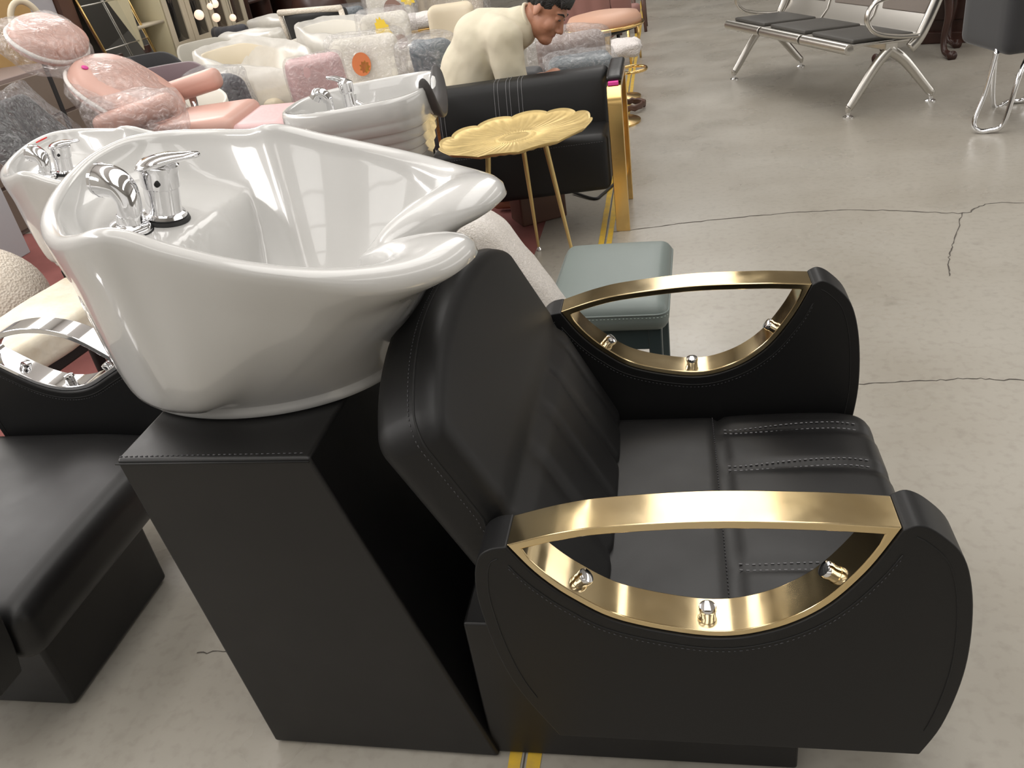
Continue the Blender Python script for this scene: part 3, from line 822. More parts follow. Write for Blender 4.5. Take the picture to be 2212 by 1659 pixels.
for sx in (-1, 1):
    for sy in (-1, 1):
        mb = MB(); a = 0.125 * sx; b = 0.193 * sy; c = 0.130 * sx; d = 0.200 * sy
        mb.hexa([(c - 0.014, d - 0.014, 0), (c + 0.014, d - 0.014, 0), (c + 0.014, d + 0.014, 0), (c - 0.014, d + 0.014, 0), (a - 0.019, b - 0.019, 0.34), (a + 0.019, b - 0.019, 0.34), (a + 0.019, b + 0.019, 0.34), (a - 0.019, b + 0.019, 0.34)])
        mb.build('leg', 'teal_leg', stl, bevel=0.005)

# ------------------------------------------------------------------ gold leaf-edged side table
LTb = (-0.605, 3.22, 0)
tb = thing('side_table', 'round gold side table with scalloped petal rim on three thin legs', 'side table', LTb, 0.2)
def tray(r, z, a):
    k = sst(0.10, 0.33, r)
    lob = 12
    w = abs(sin(lob * a / 2)) ** 0.7
    rr = r * (1 + k * (0.035 * w - 0.03))
    zz = z + k * k * k * 0.010 * (w - 0.5) + 0.0013 * cos(48 * a) * sst(0.05, 0.09, r) * (1 - sst(0.30, 0.345, r))
    return rr, zz
mb = MB()
prof = [(0.001, 0.512), (0.03, 0.512), (0.05, 0.5135), (0.056, 0.516), (0.062, 0.5125), (0.085, 0.5125), (0.092, 0.5155), (0.099, 0.512), (0.16, 0.512), (0.22, 0.513), (0.27, 0.514), (0.305, 0.517), (0.33, 0.525), (0.345, 0.534), (0.345, 0.531), (0.33, 0.520), (0.30, 0.512), (0.26, 0.509), (0.2, 0.505), (0.1, 0.504), (0.001, 0.504)]
mb.lathe(prof, 288, fn=tray, X=T(0, 0, 0.558) @ Rz(-0.2) @ Ry(-0.05) @ Rz(0.2) @ T(0, 0, -0.505) @ Matrix.Diagonal((0.90, 0.90, 1, 1))); mb.build('table_top', 'gold_matte', tb)
for k, an in enumerate((-0.47, 1.37, 3.47)):
    p0 = Vector((0.12 * cos(an), 0.12 * sin(an), 0.557)); p1 = Vector((0.20 * cos(an), 0.20 * sin(an), 0.018))
    mb = MB(); mb.tube([p0.lerp(p1, t / 8) for t in range(9)], [0.0115 - 0.0055 * t / 8 for t in range(9)], n=14)
    lg = mb.build('leg', 'gold_matte', tb, sharp=50)
    mb = MB(T(p1.x, p1.y, 0)); mb.lathe([(0.010, 0.0), (0.012, 0.003), (0.011, 0.010), (0.0065, 0.016), (0.006, 0.024)], 16); mb.build('foot', 'chrome', lg, sharp=40)

# ------------------------------------------------------------------ black sofa with gold frame arms
LSo = (-0.66, 3.8, 0)
so = thing('sofa', 'low black leather sofa with white seam lines and gold arm behind the gold table', 'sofa', LSo)
Xs = T(-LSo[0], -LSo[1], 0)
def fso(p):
    f = sst(0.42, 0.455, p.z)
    sh = 0.13 * (p.x + 0.27)
    return (p.x, p.y + sh - 0.012 * sin(pi * max(0, min(1, (p.z - 0.2) / 0.25))) * sst(3.7, 3.55, p.y), p.z + f * 0.012 * (1 - ((p.x + 0.66) / 0.4) ** 2))
mb = MB(Xs); mb.rbox((-1.055, 3.565, 0.205), (-0.270, 3.93, 0.452), 0.03, nn=(26, 18, 14), fn=fso)
mb.dashes([(-1.03 + 0.75 * i / 30, 3.5625 + 0.13 * (-1.03 + 0.75 * i / 30 + 0.27), 0.425) for i in range(31)], 0.0014, 0.007, 0.004, 1)
mb.build('seat', ['leather_soft', 'stitch_dark'], so)
def fsb(p):
    lean = 0.22 * (p.z - 0.43)
    b = 0.010 * sin(pi * max(0, min(1, (p.z - 0.43) / 0.24)))
    return (p.x, p.y + 0.13 * (p.x + 0.27) + lean - (b if p.y < 3.82 else 0), p.z)
mb = MB(Xs); mb.rbox((-1.055, 3.80, 0.415), (-0.268, 3.935, 0.672), 0.035, nn=(26, 12, 16), fn=fsb)
for x in (-1.036, -1.018, -0.782, -0.765, -0.728, -0.711, -0.674, -0.657):
    P = [Vector(fsb(Vector((x, 3.80 - 0.0015, 0.445 + 0.19 * i / 10)))) for i in range(11)]
    P += [Vector(fsb(Vector((x, 3.80 + 0.035 - 0.0365 * cos(t), 0.637 + 0.0365 * sin(t))))) for t in (0.3, 0.6, 0.9, 1.2, 1.5)] + [Vector(fsb(Vector((x, 3.90, 0.6735))))]
    mb.tube(P, 0.0011, n=5, mi=1)
mb.build('backrest', ['leather_soft', 'stitch'], so)
for sgn, x0, x1 in ((1, -0.262, -0.200), (-1, -1.122, -1.060)):
    out = [(3.585, 0.0), (3.585, 0.56), (3.592, 0.605), (3.618, 0.638), (3.66, 0.650), (4.00, 0.650), (4.035, 0.640), (4.052, 0.61), (4.052, 0.0), (4.025, 0.0), (4.025, 0.600), (4.012, 0.618), (3.985, 0.624), (3.675, 0.624), (3.635, 0.615), (3.617, 0.592), (3.612, 0.55), (3.612, 0.0)]
    Xo = Xs @ T(0, -0.11, 0) if sgn < 0 else Xs
    mb = MB(Xo); mb.prism(out, x0, x1, plane='yz'); am = mb.build('arm', 'gold', so, bevel=0.003, segs=2, sharp=35)
    am['label'] = 'gold loop arm frame'
    mb = MB(Xo)
    mb.tube([(x0 + 0.03, 3.612, 0.48), (x0 + 0.03, 4.025, 0.26)], 0.005, n=8); mb.tube([(x0 + 0.03, 3.612, 0.20), (x0 + 0.03, 4.025, 0.42)], 0.005, n=8)
    mb.tube([(x0 + 0.03, 3.612, 0.12), (x0 + 0.03, 4.025, 0.12)], 0.009, n=8); mb.build('cross_bar', 'gold', am)
    mb = MB(Xo); mb.rbox((x0 - 0.002, 3.645, 0.648), (x1 + 0.002, 4.02, 0.676), 0.012, nn=(8, 14, 6), fn=lambda p: (p.x, p.y, p.z + 0.010 * sst(3.65, 3.72, p.y))); pd = mb.build('arm_pad', 'leather', am); pd['label'] = 'black padded strip on top of the gold arm'
    if sgn == 1:
        mb = MB(Xs); mb.box((x0 + 0.006, 3.618, 0.6405), (x1 - 0.012, 3.646, 0.655)); k = mb.build('tag', 'magenta', am, bevel=0.002); k['label'] = 'bright pink tag in front of the arm pad'
for (x, y) in ((-0.99, 3.56), (-0.99, 3.84)):
    mb = MB(Xs); mb.tube([(x, y, 0), (x, y, 0.21)], 0.014, n=12); mb.build('leg', 'gold', so, sharp=40)

# ------------------------------------------------------------------ ribbed white basin left of the sofa
LR = (-1.02, 2.72, 0)
rb = thing('wash_basin', 'white wash basin with horizontal ribs and dark neck rest, left of the black sofa', 'wash basin', LR, radians(4))
def outline(n, hw, hl_f, hl_b):
    """rounded rectangle with a boat-like rear; x forward, returns n points"""
    P = []
    for i in range(n):
        a = 2 * pi * i / n; c, s = cos(a), sin(a)
        e = 0.42 if c > 0 else 0.85
        x = (hl_f if c > 0 else hl_b) * (abs(c) ** e) * (1 if c >= 0 else -1)
        y = hw * (abs(s) ** (0.5 if c > 0 else 0.75)) * (1 if s >= 0 else -1)
        P.append((x, y))
    return P
def rrow(k, z, n=96, tilt=0.0):
    return [(x * 1.0, y, z + tilt * x) for (x, y) in outline(n, 0.235 * k[0], 0.250 * k[1], 0.255 * k[2])]
rows = [rrow((0.62, 0.72, 0.62), 0.62)]
z = 0.62
for i in range(6):
    t = (i + 1) / 6; k = 0.62 + 0.34 * t ** 0.8
    kk = (k, 0.74 + 0.22 * t, k)
    rows.append(rrow((k - 0.022, kk[1] - 0.006, k - 0.022), 0.62 + 0.19 * (i + 0.06) / 6, tilt=0.05 * t))
    rows.append(rrow((k + 0.012, kk[1] + 0.006, k + 0.012), 0.62 + 0.19 * (i + 0.14) / 6, tilt=0.05 * t))
    rows.append(rrow((k + 0.014, kk[1] + 0.006, k + 0.014), 0.62 + 0.19 * (i + 0.92) / 6, tilt=0.05 * t))
rows += [rrow((0.985, 0.975, 0.985), 0.815, tilt=0.05), rrow((1.02, 1.0, 1.02), 0.83, tilt=0.05), rrow((1.02, 1.0, 1.02), 0.872, tilt=0.05), rrow((1.0, 0.985, 1.0), 0.884, tilt=0.05), rrow((0.95, 0.945, 0.95), 0.885, tilt=0.05), rrow((0.92, 0.92, 0.92), 0.875, tilt=0.05),
         rrow((0.88, 0.90, 0.88), 0.82, tilt=0.04), rrow((0.80, 0.84, 0.80), 0.75), rrow((0.6, 0.6, 0.6), 0.715), rrow((0.3, 0.3, 0.3), 0.70), rrow((0.05, 0.05, 0.05), 0.698)]
# cut the neck hollow into the front rim
rows = [[(x, y, z_ - (0.075 * math.exp(-(y / 0.075) ** 4) * sst(0.17, 0.235, x) * sst(0.79, 0.86, z_))) for (x, y, z_) in r] for r in rows]
mb = MB(); mb.rows(rows, cap0=True, cap1=True); rbm = mb.build('basin', 'ceramic', rb)
mb = MB(); mb.hexa([(-0.15, -0.2, 0.004), (0.2, -0.2, 0.004), (0.2, 0.2, 0.004), (-0.15, 0.2, 0.004), (-0.13, -0.13, 0.625), (0.15, -0.13, 0.625), (0.15, 0.13, 0.625), (-0.13, 0.13, 0.625)]); mb.build('pedestal', 'leather', rb, bevel=0.006)
# dark rubber neck rest: a drooping U over the front hollow
P = [(-0.120, 0.915), (-0.108, 0.888), (-0.084, 0.852), (-0.048, 0.822), (0.0, 0.812), (0.048, 0.822), (0.084, 0.852), (0.108, 0.888), (0.120, 0.915)]
mb = MB(); R = []
Q = spline(P, 5)
for i, p in enumerate(Q):
    y, z_ = p; k = 0.35 + 0.65 * sin(pi * i / (len(Q) - 1)) ** 0.5
    R.append([(0.250 + 0.032 * k * cos(a), y, z_ + 0.026 * k * sin(a) - 0.026 * k * max(0, cos(a))) for a in [2 * pi * j / 18 for j in range(18)]])
mb.rows(R, cap0=True, cap1=True); nk = mb.build('neck_rest', 'dove', rbm)
# its taps
mb = MB(T(-0.05, 0.025, 0.80)); mb.lathe([(0.03, 0), (0.031, 0.006), (0.026, 0.01), (0.022, 0.02), (0.021, 0.085), (0.025, 0.09), (0.026, 0.12), (0.01, 0.13), (0.001, 0.13)], 24)
mb.tube([(0.0, 0, 0.122), (-0.03, 0.0, 0.137), (-0.06, 0.0, 0.142)], [0.013, 0.009, 0.005], n=12); tp = mb.build('mixer_tap', 'chrome', rbm, sharp=35)
mb = MB(T(-0.10, -0.035, 0.80)); mb.lathe([(0.024, 0.01), (0.024, 0.02), (0.014, 0.026), (0.012, 0.05)], 20)
mb.tube(spline([(0, 0, 0.045), (0.0, 0, 0.075), (-0.012, 0, 0.10), (-0.03, 0, 0.105), (-0.045, 0, 0.09)], 5), [0.013] * 6 + [0.018] * 9 + [0.021] * 6, n=16); mb.build('spray_head', 'chrome', rbm, sharp=50)
mb = MB(T(-0.01, -0.02, 0.80)); mb.tube([(0, 0, 0.0), (0, 0, 0.085)], 0.004, n=8); mb.lathe([(0.012, 0), (0.012, 0.004), (0.004, 0.006)], 16); mb.tube([(0, 0, 0.06), (0.02, -0.01, 0.05)], 0.008, n=10); mb.build('hose_holder', 'chrome', rbm, sharp=40)

# ------------------------------------------------------------------ wrapped things on the red carpet at the left
def lump(p, s, a): return Vector(p) + Vector((noise.noise(Vector(p) * s), noise.noise(Vector(p) * s + Vector((9, 1, 4))), noise.noise(Vector(p) * s + Vector((3, 7, 2))))) * a
mb = MB(); mb.rbox((-0.14, -0.33, 0.385), (0.14, 0.33, 0.485), 0.025, nn=(22, 28, 10), fn=lambda p: lump(p, 5, 0.012))
wb = thing('foam_wrapped_board', 'flat long piece wrapped in creamy foam sheet lying beside the silver armrest', 'wrapped piece', (-1.93, 1.93, 0), radians(-6))
mb.build('foam_wrap', 'paperwrap', wb)
mb = MB(); mb.box((-0.11, -0.30, 0.34), (0.11, 0.30, 0.387)); mb.build('frame', 'rubber', wb, bevel=0.008)
for sx in (-1, 1):
    for sy in (-1, 1):
        mb = MB(); mb.tube([(0.09 * sx, 0.27 * sy, 0), (0.09 * sx, 0.27 * sy, 0.345)], 0.02, n=12); mb.build('foot', 'rubber', wb, sharp=40)
mb = MB(T(2.77, -2.62, 0)); mb.ball((-2.77, 2.62, 0.24), (0.26, 0.22, 0.24), 40, 24, fn=lambda p: lump((p.x, p.y, max(0.004, p.z)), 4, 0.03) if p.z > 0.02 else Vector((p.x, p.y, 0.003)))
fb = thing('foam_bundle', 'rounded bundle of white bubbly packing foam at the left edge', 'packing foam', (-2.77, 2.62, 0))
mb.build('foam_sheet', 'foam', fb)

# ------------------------------------------------------------------ the man bending behind the sofa
def remesh(o, voxel, smooth=4, factor=0.6):
    m = o.modifiers.new('remesh', 'REMESH'); m.mode = 'VOXEL'; m.voxel_size = voxel; m.use_smooth_shade = True
    s = o.modifiers.new('smooth', 'SMOOTH'); s.iterations = smooth; s.factor = factor
    dg = bpy.context.evaluated_depsgraph_get()
    me = bpy.data.meshes.new_from_object(o.evaluated_get(dg))
    o.modifiers.clear(); o.data = me
    for p in me.polygons: p.use_smooth = True
    return o
def capsule(mb, a, b, ra, rb, n=14, mi=0, sq=None):
    a = Vector(a); b = Vector(b); d = (b - a); L = d.length; d.normalize()
    pts = []; R = []
    for t in (-0.98, -0.75, -0.4, 0): pts.append(a + d * ra * t); R.append(ra * sqrt(max(0.02, 1 - t * t)))
    for k in range(1, 6): pts.append(a.lerp(b, k / 6)); R.append(ra + (rb - ra) * k / 6)
    for t in (0, 0.4, 0.75, 0.98): pts.append(b + d * rb * t); R.append(rb * sqrt(max(0.02, 1 - t * t)))
    mb.tube(pts, R, n=n, mi=mi, flat=sq)
LM = (-1.0, 4.12, 0)
man = thing('person', 'man in cream short-sleeved shirt bending forward behind the black sofa', 'person', LM)
Xm = T(-LM[0], -LM[1], 0)
YM = 4.13
hip = Vector((-1.10, YM + 0.05, 0.46)); chest = Vector((-0.87, YM + 0.03, 0.80)); neckb = Vector((-0.655, YM + 0.005, 0.880)); 
HC = Vector((-0.555, YM - 0.01, 0.905))            # head centre
fwd = Vector((0.76, -0.22, -0.61)).normalized(); upv = Vector((0.62, -0.04, 0.78)); upv = (upv - fwd * upv.dot(fwd)).normalized(); lat = upv.cross(fwd).normalized()
def hd(f, l, u): return HC + fwd * f + lat * l + upv * u
body = MB(Xm)
# trunk, under the shirt
capsule(body, hip, chest, 0.125, 0.135, 18); capsule(body, chest, neckb - Vector((0.05, 0, 0.05)), 0.125, 0.062, 18)
sh = {}
for s in (-1, 1):
    S_ = Vector((-0.745, YM + 0.02 + 0.16 * s, 0.835)); sh[s] = S_
    capsule(body, chest + Vector((0.05, 0.06 * s, 0.02)), S_, 0.08, 0.058, 14)
capsule(body, neckb - Vector((0.045, 0, 0.035)), HC - fwd * 0.035 - upv * 0.045, 0.050, 0.056, 16)
elb = {-1: Vector((-0.735, YM - 0.12, 0.590)), 1: Vector((-0.86, YM + 0.20, 0.56))}
wri = {-1: Vector((-0.600, YM - 0.05, 0.622)), 1: Vector((-0.68, YM + 0.10, 0.45))}
for s in (-1, 1):
    capsule(body, sh[s], elb[s], 0.052, 0.040, 14); capsule(body, elb[s], wri[s], 0.039, 0.025, 14)
    d = (wri[s] - elb[s]).normalized(); sd = d.cross(Vector((0, 0, 1))).normalized()
    P0 = wri[s] + d * 0.045
    capsule(body, wri[s] + d * 0.01, P0 + d * 0.02, 0.026, 0.030, 12, sq=(1.25, 0.6))
    for k, (off, L) in enumerate(((-0.030, 0.066), (-0.010, 0.078), (0.010, 0.074), (0.029, 0.056))):
        b0 = P0 + sd * off + d * 0.03; b1 = b0 + d * L * 0.45 - Vector((0, 0, 0.022)); b2 = b1 + d * L * 0.25 - Vector((0, 0, 0.034))
        capsule(body, b0, b1, 0.0092, 0.0085, 8); capsule(body, b1, b2, 0.0085, 0.0075, 8)
    t0 = P0 + sd * -0.03 * s - d * 0.02; capsule(body, t0, t0 + d * 0.035 - sd * 0.02 * s, 0.011, 0.009, 8)
# skull, jaw, face
body.ball((0, 0, 0), (0.098, 0.076, 0.100), 28, 20, X=frame(hd(-0.012, 0, 0.045), fwd, lat, upv))
body.ball((0, 0, 0), (0.070, 0.066, 0.092), 24, 16, X=frame(hd(0.022, 0, -0.030), fwd, lat, upv))
body.ball((0, 0, 0), (0.038, 0.045, 0.030), 18, 12, X=frame(hd(0.058, 0, -0.098), fwd, lat, upv))       # chin
body.ball((0, 0, 0), (0.030, 0.052, 0.018), 18, 12, X=frame(hd(0.068, 0, 0.036), fwd, lat, upv))        # brow
for s in (-1, 1):
    body.ball((0, 0, 0), (0.032, 0.027, 0.032), 14, 10, X=frame(hd(0.054, 0.042 * s, -0.028), fwd, lat, upv))   # cheek
    body.ball((0, 0, 0), (0.012, 0.017, 0.011), 14, 10, X=frame(hd(0.078, 0.031 * s, 0.014), fwd, lat, upv))    # lids
    body.ball((0, 0, 0), (0.022, 0.007, 0.034), 14, 12, X=frame(hd(-0.020, 0.078 * s, 0.004), (fwd + lat * 0.35 * s).normalized(), (lat - fwd * 0.35 * s).normalized(), upv))  # ear
    body.ball((0, 0, 0), (0.011, 0.010, 0.009), 10, 8, X=frame(hd(0.100, 0.012 * s, -0.040), fwd, lat, upv))    # nostril wing
capsule(body, hd(0.084, 0, 0.020), hd(0.112, 0, -0.034), 0.010, 0.0125, 10)                              # nose
body.ball((0, 0, 0), (0.012, 0.026, 0.008), 14, 8, X=frame(hd(0.084, 0, -0.060), fwd, lat, upv))
body.ball((0, 0, 0), (0.013, 0.023, 0.009), 14, 8, X=frame(hd(0.080, 0, -0.074), fwd, lat, upv))
# folded legs: he squats behind the sofa
for s in (-1, 1):
    h0 = hip + Vector((0.0, 0.10 * s, -0.03)); kn = Vector((-0.70, YM + 0.13 * s, 0.40)); an = Vector((-0.86, YM + 0.12 * s, 0.075))
    capsule(body, h0, kn, 0.085, 0.060, 14); capsule(body, kn, an, 0.058, 0.040, 14); capsule(body, an + Vector((-0.03, 0, -0.03)), an + Vector((0.16, 0, -0.042)), 0.034, 0.028, 12)
bd = remesh(body.build('body', 'skin', man), 0.0065, 3, 0.5)
# shirt
s_ = MB(Xm)
capsule(s_, hip + Vector((0, 0, -0.02)), chest, 0.155, 0.158, 22, sq=(1.12, 1.0)); capsule(s_, chest, neckb - Vector((0.040, 0, 0.030)), 0.155, 0.094, 22)
for s in (-1, 1):
    capsule(s_, chest + Vector((0.05, 0.06 * s, 0.03)), sh[s], 0.108, 0.084, 16); 
    m = sh[s].lerp(elb[s], 0.72)
    capsule(s_, sh[s], sh[s].lerp(elb[s], 0.80), 0.086, 0.078, 16)
s_.tube([neckb + Vector((-0.06, 0, -0.02)), neckb + (HC - neckb).normalized() * 0.012], [0.080, 0.068], n=24)
shirt = remesh(s_.build('shirt', 'shirt', man), 0.010, 6, 0.6)
for v in shirt.data.vertices:                       # soft folds
    p = v.co; k = noise.noise(Vector((p.x * 9 + p.z * 7, p.y * 4, p.z * 5 - p.x * 5))) * 0.011 + noise.noise(p * 22) * 0.003
    v.co = p + v.normal * k
for s in (-1, 1):                                   # sleeve hem and collar band
    a = sh[s].lerp(elb[s], 0.80); q = sh[s].lerp(elb[s], 0.92); mb = MB(Xm); mb.tube([sh[s].lerp(elb[s], 0.74), a, q], [0.074, 0.079, 0.0775], n=28); h = mb.build('sleeve_hem', 'shirt', shirt)
mb = MB(Xm); nd = (HC - neckb).normalized(); n1 = nd.orthogonal().normalized(); n2 = nd.cross(n1)
mb.tube([neckb + nd * 0.018 + (n1 * cos(a) + n2 * sin(a)) * 0.063 for a in [2 * pi * i / 32 for i in range(32)]], 0.009, n=8, closed=True); mb.build('collar', 'shirt', shirt)
# trousers
t_ = MB(Xm)
for s in (-1, 1):
    h0 = hip + Vector((0.0, 0.10 * s, -0.03)); kn = Vector((-0.70, YM + 0.13 * s, 0.40)); an = Vector((-0.86, YM + 0.12 * s, 0.10))
    capsule(t_, h0, kn, 0.100, 0.072, 14); capsule(t_, kn, an, 0.070, 0.055, 14)
capsule(t_, hip + Vector((-0.02, -0.06, -0.05)), hip + Vector((-0.02, 0.06, -0.05)), 0.12, 0.12, 14)
remesh(t_.build('trousers', 'trousers', man), 0.012, 4)
# hair: cap over the skull with a short fringe
h_ = MB(Xm)
def hair(p): return p
h_.ball((0, 0, 0), (0.102, 0.083, 0.098), 30, 22, X=frame(hd(-0.020, 0, 0.062), fwd, lat, upv))
for i in range(15):
    l = -0.062 + 0.124 * i / 14
    b = hd(0.055 - 0.25 * abs(l) ** 1.2 * 0.6, l, 0.118 - 0.35 * abs(l) * 0.35); e = hd(0.098 - abs(l) * 0.35, l * 1.04, 0.066 + 0.010 * ((i * 7) % 3) - abs(l) * 0.1)
    h_.tube([b, b.lerp(e, 0.5) + fwd * 0.010, e], [0.016, 0.013, 0.004], n=8)
for s in (-1, 1):
    for j in range(5):
        a = hd(-0.015 - 0.020 * j, 0.074 * s, 0.055); e = hd(-0.010 - 0.022 * j, 0.077 * s - 0.003 * j * s, 0.018 - 0.006 * j)
        h_.tube([a, e], [0.014, 0.007], n=8)
hr = remesh(h_.build('hair', 'hair', man), 0.0055, 2, 0.4)
# carve the hairline: drop what would cover the face
bm = bmesh.new(); bm.from_mesh(hr.data)
inv = frame(HC, fwd, lat, upv).inverted()
dead = []
for v in bm.verts:
    q = inv @ (v.co + Vector(LM))
    if q.x > 0.052 - 0.2 * abs(q.y) and q.z < 0.060 - 0.25 * (0.075 - min(0.075, abs(q.y))): dead.append(v)
    elif q.z < 0.000 - 0.35 * (q.x + 0.02) - 0.02: dead.append(v)
bmesh.ops.delete(bm, geom=dead, context='VERTS'); bm.to_mesh(hr.data); bm.free()
for s in (-1, 1):
    mb = MB(Xm @ frame(hd(0.0855, 0.031 * s, 0.012), fwd, lat, upv)); mb.ball((0, 0, 0), (0.0065, 0.0135, 0.0042), 12, 8); mb.build('eye', 'eye', man)
    mb = MB(Xm); mb.tube([hd(0.092, 0.014 * s, 0.034), hd(0.090, 0.034 * s, 0.041), hd(0.070, 0.054 * s, 0.034)], [0.004, 0.0045, 0.0025], n=8); mb.build('eyebrow', 'hair', man)
mb = MB(Xm @ frame(hd(0.0895, 0, -0.067), fwd, lat, upv)); mb.ball((0, 0, 0), (0.006, 0.020, 0.0045), 14, 8); mb.build('mouth', 'lip', man)

# ------------------------------------------------------------------ waiting bench at the top right
def lerp2(a, b, t): return a + (b - a) * t
o_ = Vector((1.091, 5.207, 0)); ux = (Vector((0.509, 6.675, 0)) - o_).normalized(); uy = (Vector((1.626, 5.416, 0)) - o_).normalized()
bench = thing('waiting_bench', 'three-seat metal waiting bench with dark pads at the top right', 'bench', (o_.x, o_.y, 0), atan2(ux.y, ux.x))
# local: x along the bench away from the viewer, y to its back is negative (uy is about -90 degrees from ux)
BL = 1.58; 
def seat_prof():
    """side section (depth d, height z): front roll, seat, back"""
    return [(0.02, 0.375), (0.0, 0.39), (0.0, 0.405), (0.02, 0.415), (0.10, 0.412), (0.45, 0.392), (0.46, 0.415), (0.50, 0.46), (0.56, 0.66), (0.60, 0.80), (0.625, 0.82), (0.63, 0.80), (0.59, 0.66), (0.53, 0.46), (0.49, 0.395), (0.42, 0.375), (0.10, 0.398)]
Bd = -0.13                                     # seat front sits a little ahead of the front feet
def by(d): return -(Bd + d)
w = 0.50
for i in range(3):
    x0 = -0.04 + i * (w + 0.022); x1 = x0 + w
    mb = MB(); mb.prism([(by(d), z) for d, z in seat_prof()], x0, x1, plane='yz')
    mb.tube([(x0, by(0.018), 0.392), (x1, by(0.018), 0.392)], 0.030, n=18)
    sp = mb.build('seat_shell', 'chrome_satin', bench, bevel=0.004, segs=2, sharp=40)
    mb = MB(); mb.rbox((x0 + 0.03, by(0.44), 0.0), (x1 - 0.03, by(0.055), 0.022), 0.01, nn=(8, 8, 4), fn=lambda p: (p.x, p.y, p.z + lerp2(0.414, 0.396, (-p.y - Bd - 0.05) / 0.38)))
    sp2 = mb.build('seat_pad', 'seatpad', sp); sp2['label'] = 'dark grey seat pad'
    mb = MB(); pr = [(x0 + 0.05, 0.50), (x1 - 0.05, 0.50), (x1 - 0.02, 0.62), (x1 - 0.06, 0.79), (x0 + 0.06, 0.79), (x0 + 0.02, 0.62)]
    vs = [(x, by(0.505 + (z - 0.46) * 0.295) + 0.012, z) for x, z in pr] + [(x, by(0.505 + (z - 0.46) * 0.295) - 0.01, z) for x, z in pr]
    mb.add(vs, [(0, 1, 2, 3, 4, 5), (11, 10, 9, 8, 7, 6)] + [(k, (k + 1) % 6, 6 + (k + 1) % 6, 6 + k) for k in range(6)])
    bp = mb.build('back_pad', 'backpad', sp, bevel=0.008); bp['label'] = 'taupe back pad'
mb = MB(); mb.box((-0.02, by(0.34), 0.345), (BL - 0.04, by(0.26), 0.40)); mb.build('beam', 'chrome_satin', bench, bevel=0.006)
for i, x in enumerate((0.0, 1.50)):
    for (d0, d1, nm) in ((0.30, 0.065, 'front'), (0.30, 0.605, 'rear')):
        mb = MB(); P = spline([(x, by(0.30), 0.345), (x, by(lerp2(d0, d1, 0.35)), 0.265), (x, by(lerp2(d0, d1, 0.92)), 0.075), (x, by(d1), 0.055), (x, by(d1), 0.030)], 6)
        mb.tube(P, [0.034 - 0.018 * k / (len(P) - 1) for k in range(len(P))], n=12, flat=(0.75, 1.0)); lg = mb.build('leg', 'chrome_satin', bench, sharp=50)
        mb = MB(T(x, by(d1), 0)); mb.lathe([(0.030, 0), (0.030, 0.006), (0.018, 0.012), (0.011, 0.014), (0.011, 0.035)], 20); mb.build('foot', 'chrome', lg, sharp=40)
    # arm loop
    xa = -0.062 if i == 0 else BL - 0.04
    mb = MB(); mb.tube(spline([(xa, by(0.43), 0.405), (xa, by(0.30), 0.42), (xa, by(0.16), 0.46), (xa, by(0.10), 0.53), (xa, by(0.12), 0.60), (xa, by(0.20), 0.632), (xa, by(0.50), 0.655), (xa, by(0.575), 0.665)], 6), 0.017, n=12, flat=(1.1, 0.75)); mb.build('arm', 'chrome_satin', bench)
    # end frame following the back
    mb = MB(); mb.tube(spline([(xa + 0.02, by(0.40), 0.34), (xa + 0.02, by(0.46), 0.40), (xa + 0.02, by(0.535), 0.56), (xa + 0.02, by(0.585), 0.70), (xa + 0.02, by(0.635), 0.86)], 6), 0.026, n=10, flat=(0.8, 1.3)); mb.build('end_frame', 'chrome_satin', bench)

# chair with a chrome sled frame at the right edge
ck = thing('office_chair', 'dark grey chair on a bent chrome tube frame at the right edge', 'chair', (1.80, 4.75, 0), radians(10))
X8 = T(-1.80, -4.75, 0) 
mb = MB(X8)
mb.rbox((1.60, 4.62, 0.375), (2.02, 5.10, 0.80), 0.05, nn=(12, 12, 12), fn=lambda p: (p.x + 0.02 * (0.5 - p.z), p.y, p.z)); mb.build('seat', 'charcoal', ck)
mb = MB(X8)
mb.tube(spline([(1.615, 4.72, 0.40), (1.575, 4.70, 0.20), (1.532, 4.685, 0.06), (1.550, 4.665, 0.016), (1.60, 4.64, 0.016), (1.65, 4.62, 0.05), (1.69, 4.63, 0.25), (1.73, 4.66, 0.33), (1.80, 4.72, 0.40)], 6), 0.013, n=12)
mb.build('frame', 'chrome', ck)
mb = MB(X8); mb.tube(spline([(2.02, 5.08, 0.40), (2.03, 5.10, 0.20), (2.03, 5.10, 0.03), (1.95, 5.12, 0.016), (1.85, 5.10, 0.02), (1.80, 5.08, 0.40)], 6), 0.013, n=12); mb.build('frame', 'chrome', ck)

# dark carved desk behind the bench
dk = thing('desk', 'dark red-brown carved wooden desk beyond the waiting bench', 'desk', (2.45, 7.25, 0), radians(-24))
mb = MB(); mb.box((-0.45, -0.3, 0.07), (0.9, 0.5, 0.72)); mb.box((-0.47, -0.32, 0.70), (0.92, 0.52, 0.76)); mb.build('body', 'darkwood', dk, bevel=0.01)
mb = MB(); mb.prism([(-0.50, 0.0), (-0.50, 0.05), (-0.485, 0.075), (-0.455, 0.09), (-0.455, 0.0)], -0.34, 0.54, plane='xz'); mb.box((-0.50, -0.35, 0.0), (0.94, -0.29, 0.08)); mb.build('plinth', 'darkwood', dk, bevel=0.008)
for k in range(3):
    mb = MB(); mb.box((-0.38 + 0.44 * k, -0.315, 0.16), (-0.02 + 0.44 * k, -0.295, 0.64)); mb.build('panel', 'darkwood', dk, bevel=0.008)
ch = thing('carved_chair', 'dark wooden chair with curled claw feet behind the waiting bench', 'chair', (1.80, 6.72, 0), radians(-20))
